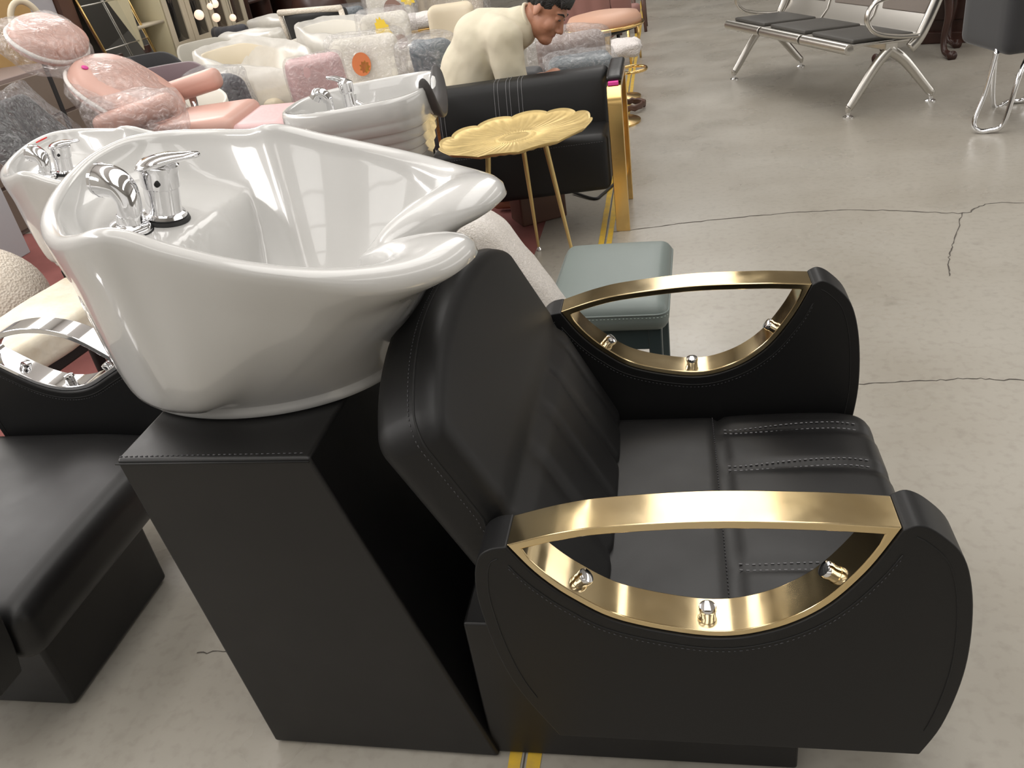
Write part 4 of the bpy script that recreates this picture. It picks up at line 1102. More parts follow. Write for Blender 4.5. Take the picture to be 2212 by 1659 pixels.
for (x, y) in ((0.17, -0.12), (-0.20, -0.10), (0.17, 0.28), (-0.20, 0.28)):
    mb = MB(); P = spline([(x * 0.9, y + 0.03, 0.42), (x, y + 0.02, 0.28), (x * 0.92, y + 0.03, 0.14), (x, y, 0.05), (x * 1.25, y - 0.05, 0.026), (x * 1.35, y - 0.085, 0.028)], 5)
    mb.tube(P, [0.034 - 0.014 * sin(pi * k / (len(P) - 1)) for k in range(len(P))], n=12); mb.build('leg', 'darkwood', ch)
mb = MB(); mb.rbox((-0.25, -0.16, 0.40), (0.25, 0.34, 0.48), 0.03, nn=(8, 8, 5)); mb.build('seat', 'darkwood', ch)
mb = MB(); mb.rbox((-0.22, 0.29, 0.46), (0.22, 0.34, 0.98), 0.02, nn=(8, 4, 8), fn=lambda p: (p.x, p.y + 0.12 * (p.z - 0.46), p.z)); mb.build('backrest', 'darkwood', ch)

# ------------------------------------------------------------------ the wall of cabinets on the left
def cabinet(name, label, y0, y1, x0, x1, z1, kind):
    r = thing(name, label, 'cabinet', ((x0 + x1) / 2, (y0 + y1) / 2, 0))
    X = T(-(x0 + x1) / 2, -(y0 + y1) / 2, 0)
    return r, X
WX = -4.90
# cream open shelf unit
r, X = cabinet('shelf_unit', 'cream open shelf unit against the left wall beside the glass doors', 7.00, 7.50, WX, -4.5, 2.1, '')
mb = MB(X)
for (a, b) in (((WX, 7.0, 0.0), (-4.5, 7.025, 2.1)), ((WX, 7.475, 0.0), (-4.5, 7.5, 2.1)), ((WX, 7.0, 2.075), (-4.5, 7.5, 2.1)), ((WX, 7.025, 0.0), (WX + 0.02, 7.475, 2.1))): mb.box(a, b)
mb.build('body', 'cream_in', r)
for z in (0.46, 0.86, 1.30, 1.7):
    mb = MB(X); mb.box((WX + 0.02, 7.025, z), (-4.505, 7.475, z + 0.025)); mb.build('shelf', 'cream', r)
mb = MB(X); mb.box((WX, 7.0, 0.0), (-4.495, 7.5, 0.46)); mb.build('base', 'cream', r, bevel=0.004)
# cream cabinets with dark glass doors
def glass_cab(y0, y1, label, glass):
    r, X = cabinet('glass_cabinet', label, y0, y1, WX, -4.5, 2.1, '')
    mb = MB(X); mb.box((WX, y0, 0.0), (-4.53, y1, 2.1)); mb.build('body', 'cream', r, bevel=0.003)
    n = 2; w = (y1 - y0) / n
    for k in range(n):
        a = y0 + k * w + 0.006; b = y0 + (k + 1) * w - 0.006; z0, z1 = 0.58, 2.05; f = 0.085
        mb = MB(X)
        for q in (((-4.53, a, z0), (-4.505, a + f, z1)), ((-4.53, b - f, z0), (-4.505, b, z1)), ((-4.53, a + f, z0), (-4.505, b - f, z0 + f)), ((-4.53, a + f, z1 - f), (-4.505, b - f, z1)), ((-4.53, a + f, 1.05), (-4.508, b - f, 1.085))): mb.box(*q)
        d = mb.build('door', 'cream', r, bevel=0.003)
        mb = MB(X); mb.box((-4.529, a + f, z0 + f), (-4.518, b - f, z1 - f)); p = mb.build('pane', glass, d); p['label'] = 'dark glass pane'
        mb = MB(X); kx = b - 0.03 if k == 0 else a + 0.03; mb.box((-4.505, kx - 0.008, 1.14), (-4.485, kx + 0.008, 1.175)); mb.build('knob', 'rubber', d)
        mb = MB(X); mb.box((-4.53, a, 0.10), (-4.508, b, 0.56)); dr = mb.build('drawer', 'cream', r, bevel=0.003)
        mb = MB(X); mb.box((-4.508, (a + b) / 2 - 0.012, 0.47), (-4.49, (a + b) / 2 + 0.012, 0.50)); mb.build('knob', 'rubber', dr)
    return r
glass_cab(7.52, 8.32, 'cream cabinet with near-black glass doors beside the open shelf unit', 'glass')
glass_cab(8.34, 9.14, 'cream cabinet with brownish glass doors, second from the open shelf unit', 'glass_brown')
# brown open shelving further along
r, X = cabinet('shelf_unit', 'taupe brown shelving with one white shelf beyond the glass cabinets', 9.2, 11.2, WX, -4.5, 2.2, '')
mb = MB(X); mb.box((WX, 9.2, 0), (WX + 0.03, 11.2, 2.2)); mb.build('back_panel', 'taupe', r)
for y in (9.2, 9.75, 10.45, 11.17):
    mb = MB(X); mb.box((WX, y, 0), (-4.5, y + 0.035, 2.2)); mb.build('side_panel', 'darkwood', r)
for z in (0.35, 0.80):
    mb = MB(X); mb.box((WX, 9.23, z), (-4.5, 11.18, z + 0.035)); mb.build('shelf', 'darkwood', r)
mb = MB(X); mb.box((WX, 9.79, 1.02), (-4.5, 10.44, 1.065)); k = mb.build('shelf', 'white', r); k['label'] = 'white shelf'
r, X = cabinet('tall_cabinet', 'plain taupe cabinet at the far end of the brown shelving', 11.25, 12.7, WX, -4.4, 2.2, '')
mb = MB(X); mb.box((WX, 11.25, 0), (-4.42, 12.7, 2.2)); mb.build('body', 'taupe', r, bevel=0.005)
for k in range(2):
    mb = MB(X); mb.box((-4.42, 11.26 + 0.72 * k, 0.05), (-4.40, 11.96 + 0.72 * k, 2.15)); mb.build('door', 'taupe', r, bevel=0.004)
r, X = cabinet('wardrobe', 'beige wardrobe with plain doors in the far corner beyond the taupe cabinet', 12.8, 15.2, WX, -4.3, 2.3, '')
mb = MB(X); mb.box((WX, 12.8, 0), (-4.32, 15.2, 2.3)); mb.build('body', 'beigefab', r, bevel=0.005)
for k in range(3):
    mb = MB(X); mb.box((-4.32, 12.81 + 0.8 * k, 0.05), (-4.30, 13.59 + 0.8 * k, 2.25)); mb.build('door', 'beigefab', r, bevel=0.006)
# reflections in the cabinet glass, modelled as glowing globes on added cords
for i, (x, y, z, rr, lab) in enumerate(((-4.30, 7.75, 0.862, 0.045, 'lower globe lamp hanging in front of the dark glass doors'), (-4.30, 8.054, 0.798, 0.04, 'globe lamp hanging in front of the brown glass doors, nearer of the lower pair'), (-4.30, 8.39, 0.753, 0.034, 'farthest small globe lamp hanging in front of the brown glass doors'), (-4.30, 8.10, 0.918, 0.04, 'upper globe lamp of a touching pair by the brown glass doors'), (-4.30, 8.00, 0.905, 0.03, 'smallest globe lamp of the touching pair by the brown glass doors'))):
    L = thing('pendant_lamp', lab, 'lamp', (x, y, z), 0, 'hanging globe lamps by the cabinets')
    mb = MB(); mb.ball((0, 0, 0), rr, 20, 14); mb.build('globe', 'lampglow', L)
    mb = MB(); mb.tube([(0, 0, rr), (0, 0, 5.6 - z)], 0.003, n=6); mb.build('cord', 'cable', L)

# tall framed mirror leaning against the wall, clips on its edge
mr = thing('wall_mirror', 'tall mirror panel with thin gold edge and dark clips, left of the cream shelf unit', 'mirror', (-4.6, 6.8, 0))
X = T(4.6, -6.8, 0)
def lean(y, z, o=0.0): return (-4.35 - 0.215 * z + o, y, z)
mb = MB(X); y0, y1 = 6.48, 7.15
mb.hexa([lean(y0, 0.05, -0.02), lean(y1, 0.05, -0.02), lean(y1, 0.05), lean(y0, 0.05), lean(y0, 2.4, -0.02), lean(y1, 2.4, -0.02), lean(y1, 2.4), lean(y0, 2.4)]); mb.build('glass', 'mirror', mr, smooth=False)
mb = MB(X)
for y in (y0, y1): mb.tube([lean(y, 0.03), lean(y, 2.42)], 0.012, n=8)
mb.tube([lean(y0, 0.03), lean(y1, 0.03)], 0.012, n=8); mb.tube([lean(y0, 2.42), lean(y1, 2.42)], 0.012, n=8); mb.build('edge', 'gold', mr)
for (y, z) in ((6.62, 0.70), (7.05, 0.70), (6.65, 1.2)):
    mb = MB(X); p = lean(y, z, 0.012); mb.box((p[0] - 0.012, y - 0.03, z - 0.03), (p[0] + 0.012, y + 0.03, z + 0.03), X=None); mb.build('clip', 'darkwood', mr, bevel=0.004)
mb = MB(X)
for z in (0.78, 1.12, 1.5): mb.tube([lean(y0, z, 0.006), lean(y1, z, 0.006)], 0.005, n=6)
mb.tube([lean(6.8, 0.05, 0.006), lean(6.8, 2.4, 0.006)], 0.005, n=6); mb.build('glazing_bar', 'chrome_satin', mr)
# dark trim, lilac wall panel, wooden door, and drawers modelled in place of a mirror reflection
mb = MB(); mb.box((-4.92, 6.29, 0), (-4.62, 6.46, 3.0)); struct(mb.build('trim_3', 'brownstain', smooth=False))
mb = MB(); mb.box((-4.92, 5.97, 0), (-4.66, 6.28, 3.0)); struct(mb.build('trim_4', 'lilac', smooth=False))
dr = thing('wooden_panel', 'tall light wood panel door at the upper left corner', 'door panel', (-4.8, 5.55, 0))
mb = MB(T(4.8, -5.55, 0)); mb.box((-4.9, 5.16, 0.0), (-4.62, 5.95, 2.4)); mb.build('board', 'lightwood', dr, bevel=0.004)
mb = MB(T(4.8, -5.55, 0)); mb.box((-4.9, 5.09, 0.0), (-4.60, 5.16, 2.4)); mb.build('edge', 'cream', dr, bevel=0.004)
cs = thing('chest_of_drawers', 'greyish drawer chest with long dark gaps, behind the pink chair', 'chest of drawers', (-4.28, 5.05, 0), radians(0))
mb = MB(); mb.box((-0.3, -0.85, 0), (0.28, 0.33, 0.86)); mb.build('body', 'taupefab', cs, bevel=0.006)
for k in range(3):
    mb = MB(); mb.box((0.28, -0.83, 0.03 + 0.275 * k), (0.30, 0.31, 0.285 + 0.275 * k)); mb.build('drawer', 'taupe', cs, bevel=0.004)
hp = thing('hoop_lamp', 'cream ring on a dark stand in front of the light wood panel', 'ring', (-3.72, 4.72, 0))
mb = MB(T(0, 0, 1.13) @ Rz(radians(55))); mb.tube([(0.085 * cos(2 * pi * k / 32), 0, 0.13 * sin(2 * pi * k / 32)) for k in range(32)], 0.018, n=10, closed=True); mb.build('hoop', 'creamfab', hp)
mb = MB(); mb.tube([(0, 0, 0.02), (0, 0, 1.0)], 0.014, n=10); mb.lathe([(0.16, 0), (0.16, 0.015), (0.02, 0.03), (0.014, 0.06)], 24); mb.build('stand', 'rubber', hp, sharp=40)

# ------------------------------------------------------------------ pink reclining chair in plastic film
LP = (-2.33, 3.80, 0)
pk = thing('recliner_chair', 'pink leather reclining salon chair under clear plastic film', 'salon chair', LP, radians(8))
def pad(a, b, r, X, nn=(10, 14, 14), puff=0.015):
    mb = MB(X); A = Vector(a); B = Vector(b); C_ = (A + B) / 2; h = (B - A) / 2
    def fn(p):
        u = (p.y - C_.y) / h.y; v = (p.z - C_.z) / h.z
        return (p.x + (puff * (1 - u * u) * (1 - v * v) if p.x > C_.x else 0), p.y * 1.0 + 0, p.z)
    mb.rbox(a, b, r, nn=nn, fn=fn); return mb
XB_ = T(-0.10, 0, 0.69) @ Ry(radians(-48))        # back frame: x forward, z up along the back
def roundpad(w, h, t, X, e=2.6, puff=0.02):
    mb = MB(X); rows = []
    n = 48
    for (k, x) in ((0.02, -t / 2), (0.85, -t / 2), (0.96, -t * 0.4), (1.0, -t * 0.1), (1.0, t * 0.15), (0.965, t * 0.38), (0.9, t * 0.5), (0.6, t * 0.5 + puff * 0.6), (0.3, t * 0.5 + puff * 0.9), (0.02, t * 0.5 + puff)):
        rows.append([(x, w * k * (abs(cos(a)) ** (2 / e)) * (1 if cos(a) >= 0 else -1), h * k * (abs(sin(a)) ** (2 / e)) * (1 if sin(a) >= 0 else -1)) for a in [2 * pi * i / n for i in range(n)]])
    mb.rows(rows, cap0=True, cap1=True); return mb
def piping(w, h, x, X, e=2.6, r=0.010):
    n = 48; mb = MB(X)
    mb.tube([(x, w * (abs(cos(a)) ** (2 / e)) * (1 if cos(a) >= 0 else -1), h * (abs(sin(a)) ** (2 / e)) * (1 if sin(a) >= 0 else -1)) for a in [2 * pi * i / n for i in range(n)]], r, n=8, closed=True); return mb
Xb = XB_ @ T(0, 0, 0.20)
bk = roundpad(0.30, 0.245, 0.11, Xb).build('backrest', 'pink', pk); piping(0.305, 0.25, -0.01, Xb).build('piping', 'piping', bk)
Xh = XB_ @ T(0.02, 0.0, 0.60)
hd_ = roundpad(0.235, 0.140, 0.10, Xh, e=2.3).build('headrest', 'pink', pk); piping(0.24, 0.144, -0.01, Xh, e=2.3).build('piping', 'piping', hd_)
mb = MB(XB_); mb.tube([(-0.03, 0, 0.35), (-0.03, 0, 0.50)], 0.03, n=12); mb.build('headrest_post', 'chrome', pk)
mb = MB(); mb.rbox((-0.12, -0.25, 0.58), (0.30, 0.25, 0.69), 0.05, nn=(12, 12, 8)); mb.build('seat', 'pink', pk)
for s in (-1, 1):
    Xa = T(-0.10, 0.315 * s, 0.775) @ Ry(radians(-9)); mb = MB(Xa); mb.rbox((-0.20, -0.055, -0.062), (0.20, 0.055, 0.045), 0.042, nn=(14, 8, 8)); a = mb.build('armrest', 'pink', pk)
    mb = MB(); mb.tube([(-0.08, 0.30 * s, 0.55), (-0.08, 0.315 * s, 0.74)], 0.02, n=10); mb.build('arm_post', 'chrome', pk)
mb = MB(); mb.rbox((0.27, -0.24, 0.52), (0.55, 0.24, 0.65), 0.04, nn=(12, 12, 8), fn=lambda p: (p.x, p.y, p.z - 0.05 * (p.x - 0.3))); mb.build('leg_rest', 'pinkfoam', pk)
mb = MB(); mb.lathe([(0.30, 0.0), (0.30, 0.02), (0.06, 0.05), (0.05, 0.58)], 32); mb.build('base', 'chrome', pk, sharp=40)
def wrap(parent, a, b, r, mat, X=None, amp=0.02, fr=5, nn=(18, 18, 18), name='plastic_film', seed=0):
    def fn(p):
        q = Vector(p) * fr + Vector((seed, seed * 2, seed * 3))
        return (p.x + noise.noise(q) * amp + noise.noise(q * 3.1) * amp * 0.35, p.y + noise.noise(q + Vector((5, 2, 8))) * amp + noise.noise(q * 2.7 + Vector((1, 9, 2))) * amp * 0.35, max(0.004, p.z + noise.noise(q + Vector((2, 7, 1))) * amp * (0.3 if p.z < 0.1 else 1)))
    mb = MB(X); mb.rbox(a, b, r, nn=nn, fn=fn); return mb.build(name, mat, parent)
def ellwrap(parent, w, h, t, X, amp, seed, mat='film'):
    mb = MB(X)
    def fn(p):
        q = Vector(p) * 7 + Vector((seed, 1, 2)); return (p.x + noise.noise(q) * amp * 0.7, p.y + noise.noise(q + Vector((4, 4, 1))) * amp + 0.4 * amp * noise.noise(q * 3), p.z + noise.noise(q + Vector((8, 2, 3))) * amp)
    mb.ball((0, 0, 0), (t, w, h), 30, 22, fn=fn); return mb.build('plastic_film', mat, parent)
ellwrap(pk, 0.35, 0.29, 0.12, Xb @ T(-0.02, 0, 0), 0.035, 1); ellwrap(pk, 0.31, 0.19, 0.115, Xh @ T(-0.02, -0.03, 0), 0.035, 6)
wrap(pk, (-0.32, -0.39, 0.66), (0.12, -0.24, 0.87), 0.05, 'film', amp=0.02, fr=8, seed=3)
mb = MB(Xb); mb.ball((0.062, -0.16, 0.165), (0.006, 0.022, 0.014), 12, 8); k = mb.build('sticker', 'magenta', pk); k['label'] = 'small magenta sticker on the backrest'

# dark wrapped chair at the left edge, black cushion behind the second basin
dw = thing('wrapped_chair', 'dark chair with back streaked by shiny film and black arm, at the left edge', 'chair', (-2.46, 3.20, 0), radians(8))
Xd = T(0, 0, 0.42) @ Ry(radians(-36))
mb = MB(Xd); mb.rbox((-0.06, -0.22, 0), (0.06, 0.22, 0.62), 0.05, nn=(8, 14, 16)); mb.build('backrest', 'charcoal', dw)
mb = MB(); mb.rbox((-0.02, -0.22, 0.36), (0.34, 0.22, 0.46), 0.04, nn=(10, 10, 6)); mb.build('seat', 'charcoal', dw)
wrap(dw, (-0.09, -0.25, -0.02), (0.09, 0.25, 0.66), 0.06, 'film_dark', X=Xd, amp=0.03, fr=6, nn=(10, 24, 30), seed=2)
for s in (-1, 1):
    for q in (0.02, 0.30):
        mb = MB(); mb.tube([(q, 0.19 * s, 0), (q, 0.18 * s, 0.38)], 0.014, n=8); mb.build('leg', 'rubber', dw)
mb = MB(); mb.rbox((-0.20, -0.235, 0.68), (0.20, -0.10, 0.80), 0.055, nn=(14, 10, 10), fn=lambda p: (p.x, p.y, p.z - 0.12 * (p.x / 0.2) ** 2 * sst(0.6, 0.84, p.z) + 0.01)); ar = mb.build('arm', 'leather', dw); ar['label'] = 'unwrapped black leather arm'
mb = MB(); mb.rbox((-0.10, -0.225, 0.40), (0.18, -0.12, 0.72), 0.03, nn=(8, 6, 8)); mb.build('arm_panel', 'leather', dw)

# ------------------------------------------------------------------ the crowd of chairs
def tub(name, label, loc, rot, fab, w=0.29, d=0.27, hb=0.80, ha=0.62, seat=0.44, film_=None, leg='rubber', group=None, flare=0.0, opened=125):
    """tub chair facing local -y: shell wrapped round the seat, cushion, four legs"""
    r = thing(name, label, 'chair', loc, rot, group)
    n = 34; rows = []
    prof = [(0.55, 0.30, 1), (0.93, 0.36, 1), (1.0, seat, 1), (1.0 + flare * 0.6, None, 0.5), (1.0 + flare, None, 1.0), (0.985 + flare, None, 1.02), (0.93 + flare, None, 1.0), (0.88, None, 0.5), (0.86, seat - 0.02, 1), (0.5, seat - 0.04, 1)]
    for i in range(n):
        t = -1 + 2 * i / (n - 1); a = radians(90 + opened * t)
        k = sst(0.95, 0.25, abs(t)); top = ha + (hb - ha) * k
        if abs(t) > 0.93: top -= (abs(t) - 0.93) * 0.5
        row = []
        for (q, z, f) in prof:
            zz = z if z is not None else seat + (top - seat) * f
            row.append((w * q * cos(a), d * q * sin(a), zz))
        rows.append(row)
    mb = MB(); mb.rows(rows, closed=True, cap0=True, cap1=True); mb.build('shell', fab, r)
    mb = MB(); mb.rbox((-w * 0.86, -d * 0.98, seat - 0.09), (w * 0.86, d * 0.8, seat + 0.03), 0.04, nn=(10, 10, 6)); mb.build('seat', fab, r)
    for sx in (-1, 1):
        for sy in (-1, 1):
            mb = MB(); mb.tube([(0.75 * w * sx * 1.1, 0.75 * d * sy * 1.1, 0), (0.6 * w * sx, 0.6 * d * sy, 0.34)], [0.009, 0.014], n=8); mb.build('leg', leg, r)
    if film_:
        cover(r, w * 1.10 + flare * w, d * 1.14 + flare * d, seat, ha, hb, film_, opened)
    return r
def cover(r, w, d, seat, ha, hb, mat, opened=125, seed=0.0):
    """film bag following the open tub, gathered at the front"""
    n = 44; rows = []
    for i in range(n):
        t = -1 + 2 * i / n; a = radians(90) + pi * t
        k = sst(0.85, 0.2, abs(t)); top = ha + 0.02 + (hb - ha) * k - 0.05 * sst(0.75, 1.0, abs(t))
        row = []
        for (q, z) in ((0.80, 0.24), (0.95, 0.32), (1.0, seat), (1.03, seat + (top - seat) * 0.6), (1.0, top + 0.012), (0.93, top + 0.02), (0.84, top - 0.05), (0.74, seat + 0.12), (0.55, seat + 0.06), (0.1, seat + 0.05)):
            p = Vector((w * q * cos(a), d * q * sin(a), z)); g = Vector((p.x * 8 + r.location.x * 3, p.y * 8, p.z * 5))
            p += Vector((noise.noise(g), noise.noise(g + Vector((3, 3, 1))), noise.noise(g + Vector((7, 1, 5))))) * 0.022
            row.append(p)
        rows.append(row)
    rows.append(rows[0])
    mb = MB(); mb.rows(rows, closed=False); return mb.build('plastic_cover', mat, r)
def tall(name, label, loc, rot, fab, w=0.24, h=0.95, t=0.06, seat=0.46, chan=0, film_=None, leg='rubber', lean_=8, group=None, round_=0.06, arms=False):
    """high-backed chair facing local -y"""
    r = thing(name, label, 'chair', loc, rot, group)
    Xk = T(0, 0.20, seat - 0.06) @ Rx(radians(-lean_))
    def fn(p):
        u = 0
        if chan: u = 0.014 * (abs(sin(pi * chan * (p.x + w) / (2 * w))) - 0.5) * (1 if p.y < 0 else -1)
        return (p.x, p.y - u + 0.10 * (p.x / w) ** 2 * -0.6, p.z)
    mb = MB(Xk); mb.rbox((-w, -t, 0), (w, t, h - seat + 0.06), round_, nn=(40 if chan else 14, 8, 14), fn=fn); mb.build('backrest', fab, r)
    mb = MB(); mb.rbox((-w, -0.24, seat - 0.10), (w, 0.22, seat), 0.035, nn=(10, 10, 6)); mb.build('seat', fab, r)
    if arms:
        for s in (-1, 1):
            mb = MB(); mb.rbox((w * s - 0.035, -0.22, seat - 0.1), (w * s + 0.035, 0.22, seat + 0.18), 0.03, nn=(6, 10, 8)); mb.build('arm', fab, r)
    for sx in (-1, 1):
        for sy in (-1, 1):
            mb = MB(); mb.tube([(0.9 * w * sx, 0.21 * sy, 0), (0.82 * w * sx, 0.19 * sy, seat - 0.09)], [0.010, 0.015], n=8); mb.build('leg', leg, r)
    if film_:
        wrap(r, (-w - 0.03, -t - 0.04, -0.02), (w + 0.03, t + 0.04, h - seat + 0.09), 0.06, film_, X=Xk, amp=0.022, fr=6, nn=(16, 10, 18), seed=loc[0], name='plastic_cover')
    return r
tub('tub_chair', 'dark charcoal tub chair peeking out behind the pink recliner', (-3.75, 5.75, 0), radians(35), 'charcoal', hb=0.76, ha=0.6)
tub('tub_chair', 'plum velvet tub chair with dipped sides between charcoal and grey chairs', (-3.12, 4.95, 0), radians(25), 'plum', w=0.30, hb=0.76, ha=0.58)
tub('tub_chair', 'pale grey fabric tub chair below the glass cabinet', (-3.45, 6.30, 0), radians(60), 'greyfab', hb=0.76, ha=0.56)
tub('tub_chair', 'large cream tub chair bagged in milky film, open front to the right', (-2.80, 5.60, 0), radians(75), 'creamfab', w=0.36, d=0.34, hb=0.76, ha=0.62, film_='film_milky')
tall('dining_chair', 'slate grey high-backed chair in front of the brown glass doors', (-4.00, 7.95, 0), radians(165), 'slate', w=0.21, h=0.74, chan=5)
tall('dining_chair', 'boxy off-white chair in milky film beside the slate chair', (-3.30, 6.95, 0), radians(170), 'whitefab', w=0.27, h=0.74, film_='film_milky', arms=True)
tall('dining_chair', 'boxy off-white chair with crumpled film top beside the black high back', (-3.48, 7.90, 0), radians(160), 'whitefab', w=0.22, h=0.75, film_='film_milky')
tub('tub_chair', 'off-white tub chair under a tented milky bag below the black high back', (-2.50, 6.62, 0), radians(70), 'whitefab', w=0.32, d=0.30, hb=0.74, ha=0.64, film_='film_milky', flare=0.06)
bt = tall('dining_chair', 'tall black velvet chair back edged with white foam strips', (-2.90, 7.45, 0), radians(160), 'blackfab', w=0.33, h=0.80, t=0.055, round_=0.03)
mb = MB(T(0, 0.20, 0.40) @ Rx(radians(-8)))
mb.tube([(-0.345, 0, 0.05), (-0.345, 0, 0.40)], 0.024, n=10); mb.tube([(-0.35, 0, 0.41), (0.35, 0, 0.42)], 0.026, n=10); mb.tube([(0.345, 0, 0.15), (0.345, 0, 0.40)], 0.02, n=10); mb.build('foam_edging', 'foam', bt)
pb = thing('foam_block', 'pink film-wrapped block standing behind the ribbed basin', 'wrapped block', (-2.12, 4.98, 0), radians(28))
mb = MB(); mb.rbox((-0.17, -0.10, 0.0), (0.17, 0.10, 0.735), 0.05, nn=(14, 10, 18), fn=lambda p: lump(p, 8, 0.010)); mb.build('block', 'pinkfoam', pb)
wrap(pb, (-0.18, -0.11, 0.0), (0.18, 0.11, 0.748), 0.05, 'film', amp=0.012, fr=8, seed=4)
tall('wrapped_chair', 'charcoal round-backed chair in shiny film right of the pink armrests', (-2.52, 4.92, 0), radians(150), 'slate', w=0.17, h=0.74, t=0.10, seat=0.40, film_='film_dark', round_=0.10)
tub('tub_chair', 'off-white tub chair half hidden by the far pink armrest', (-2.64, 4.30, 0), radians(30), 'whitefab', w=0.24, d=0.24, hb=0.70, ha=0.64)
tub('tub_chair', 'small dark film-wrapped chair low behind the ribbed basin', (-1.50, 3.28, 0), radians(20), 'slate', w=0.22, d=0.22, hb=0.56, ha=0.5, seat=0.38, film_='film_dark')
def printed(r, shapes, Xp, name='printed_motif'):
    for (mat, pts) in shapes:
        mb = MB(Xp); mb.prism(pts, -0.004, 0.0, plane='xz'); mb.build(name, mat, r, smooth=False)
def blob(cx, cz, rx, rz, n=14, sp=0.0, k=7, rot=0.0):
    P = []
    for i in range(n * 2):
        a = 2 * pi * i / (2 * n); m = 1 - sp * (i % 2)
        x, z = rx * m * cos(a), rz * m * sin(a); P.append((cx + x * cos(rot) - z * sin(rot), cz + x * sin(rot) + z * cos(rot)))
    return P
w1 = tall('kids_chair', 'round white padded chair with small orange print, in film behind the ribbed basin', (-2.0, 5.46, 0), radians(5), 'whitefab', w=0.24, h=0.73, t=0.07, film_='film', round_=0.12)
printed(w1, [('orange', blob(-0.02, 0.17, 0.065, 0.075, 12)), ('yellow', blob(0.0, 0.15, 0.04, 0.045, 9, 0.3))], T(0, 0.20 - 0.112, 0.40) @ Rx(radians(-8)))
w2 = tall('kids_chair', 'narrow tall white padded chair with long yellow print, in film', (-2.03, 6.1, 0), radians(5), 'whitefab', w=0.19, h=0.80, t=0.07, film_='film', round_=0.09)
printed(w2, [('yellow', blob(0.0, 0.25, 0.06, 0.14, 14, 0.15, rot=0.25)), ('brownfab', blob(0.11, 0.20, 0.05, 0.05, 10))], T(0, 0.20 - 0.112, 0.40) @ Rx(radians(-8)))
w3 = tall('kids_chair', 'white and brown padded chair with yellow star print at the very top', (-2.30, 7.22, 0), radians(10), 'whitefab', w=0.20, h=0.90, t=0.07, film_='film', round_=0.09, leg='gold')
printed(w3, [('brownfab', blob(0.05, 0.24, 0.10, 0.17, 14, rot=0.3)), ('yellow', blob(0.17, 0.40, 0.07, 0.08, 9, 0.3))], T(0, 0.20 - 0.112, 0.40) @ Rx(radians(-8)))
tall('dining_chair', 'blue-grey leather chair in crinkled film between black back and white chairs', (-2.89, 8.2, 0), radians(165), 'bluefab', w=0.17, h=0.74, film_='film_dark')
gs = thing('gold_leg_stool', 'fluffy blush seat on a gold leg frame beyond the white padded chairs', 'stool', (-1.85, 6.75, 0), radians(20))
mb = MB(); mb.rbox((-0.26, -0.16, 0.62), (0.26, 0.16, 0.72), 0.045, nn=(14, 10, 8), fn=lambda p: lump(p, 22, 0.012)); mb.build('seat', 'fur', gs)
mb = MB(); mb.box((-0.25, -0.15, 0.595), (0.25, 0.15, 0.622)); mb.build('rim', 'gold', gs, bevel=0.004)
for sx in (-1, 1):
    for sy in (-1, 1):
        mb = MB(); mb.box((0.21 * sx - 0.022, 0.12 * sy - 0.022, 0), (0.21 * sx + 0.022, 0.12 * sy + 0.022, 0.60)); mb.build('leg', 'gold_matte', gs, bevel=0.003)
tall('wrapped_chair', 'blue-black padded chair in clear film directly behind the man', (-1.20, 4.80, 0), radians(160), 'bluefab', w=0.13, h=0.80, t=0.07, film_='film', round_=0.08)
tall('dining_chair', 'cream leather chair with crossed seams behind the blue-black wrapped chair', (-1.42, 5.68, 0), radians(5), 'creamfab', w=0.16, h=0.84, t=0.06, round_=0.10)
tall('dining_chair', 'beige channel-tufted high chair in film at the top behind the man', (-1.87, 7.50, 0), radians(0), 'beigefab', w=0.30, h=0.98, t=0.07, chan=7, film_='film', round_=0.06)
dome = thing('carved_box', 'dark red lacquered dome standing by the taupe cabinet', 'ornament', (-3.69, 9.20, 0))
mb = MB(); mb.lathe([(0.22, 0), (0.22, 0.55), (0.30, 0.60), (0.31, 0.66), (0.27, 0.78), (0.16, 0.86), (0.02, 0.89)], 32); mb.build('body', 'darkwood', dome, sharp=40)

# ------------------------------------------------------------------ behind and right of the man
ps = thing('bar_stool', 'round tan seat with gold rim on a gold pole at the aisle', 'stool', (-0.395, 5.62, 0))
mb = MB(); mb.lathe([(0.02, 0.60), (0.20, 0.60), (0.235, 0.615), (0.24, 0.645), (0.215, 0.68), (0.12, 0.695), (0.005, 0.698)], 40); mb.build('seat', 'tanfab', ps)
mb = MB(); mb.tube([(0.244 * cos(2 * pi * k / 40), 0.244 * sin(2 * pi * k / 40), 0.612) for k in range(40)], 0.011, n=8, closed=True); mb.build('rim', 'gold', ps)
mb = MB(); mb.lathe([(0.10, 0.56), (0.20, 0.585), (0.2, 0.60), (0.02, 0.60)], 32); k = mb.build('seat_pan', 'rubber', ps); k['label'] = 'black pan under the tan seat'
mb = MB(); mb.lathe([(0.035, 0.03), (0.035, 0.58)], 20); mb.build('pole', 'gold', ps, sharp=40)
mb = MB(); mb.lathe([(0.20, 0.0), (0.20, 0.012), (0.06, 0.032), (0.036, 0.05)], 32); mb.build('base', 'gold', ps, sharp=40)
mb = MB(); mb.tube(spline([(0.03, 0, 0.33), (0.14, -0.11, 0.33), (0.24, -0.06, 0.33), (0.24, 0.06, 0.33), (0.14, 0.11, 0.33), (0.03, 0.0, 0.33)], 6), 0.010, n=8); mb.build('foot_ring', 'gold', ps)
ps2 = thing('bar_stool', 'gold-footed stool with white fluffy seat beyond the tan seated stool', 'stool', (-0.36, 6.35, 0))
mb = MB(); mb.rbox((-0.17, -0.15, 0.30), (0.17, 0.15, 0.40), 0.045, nn=(12, 12, 8), fn=lambda p: lump(p, 24, 0.014)); mb.build('seat', 'fur', ps2)
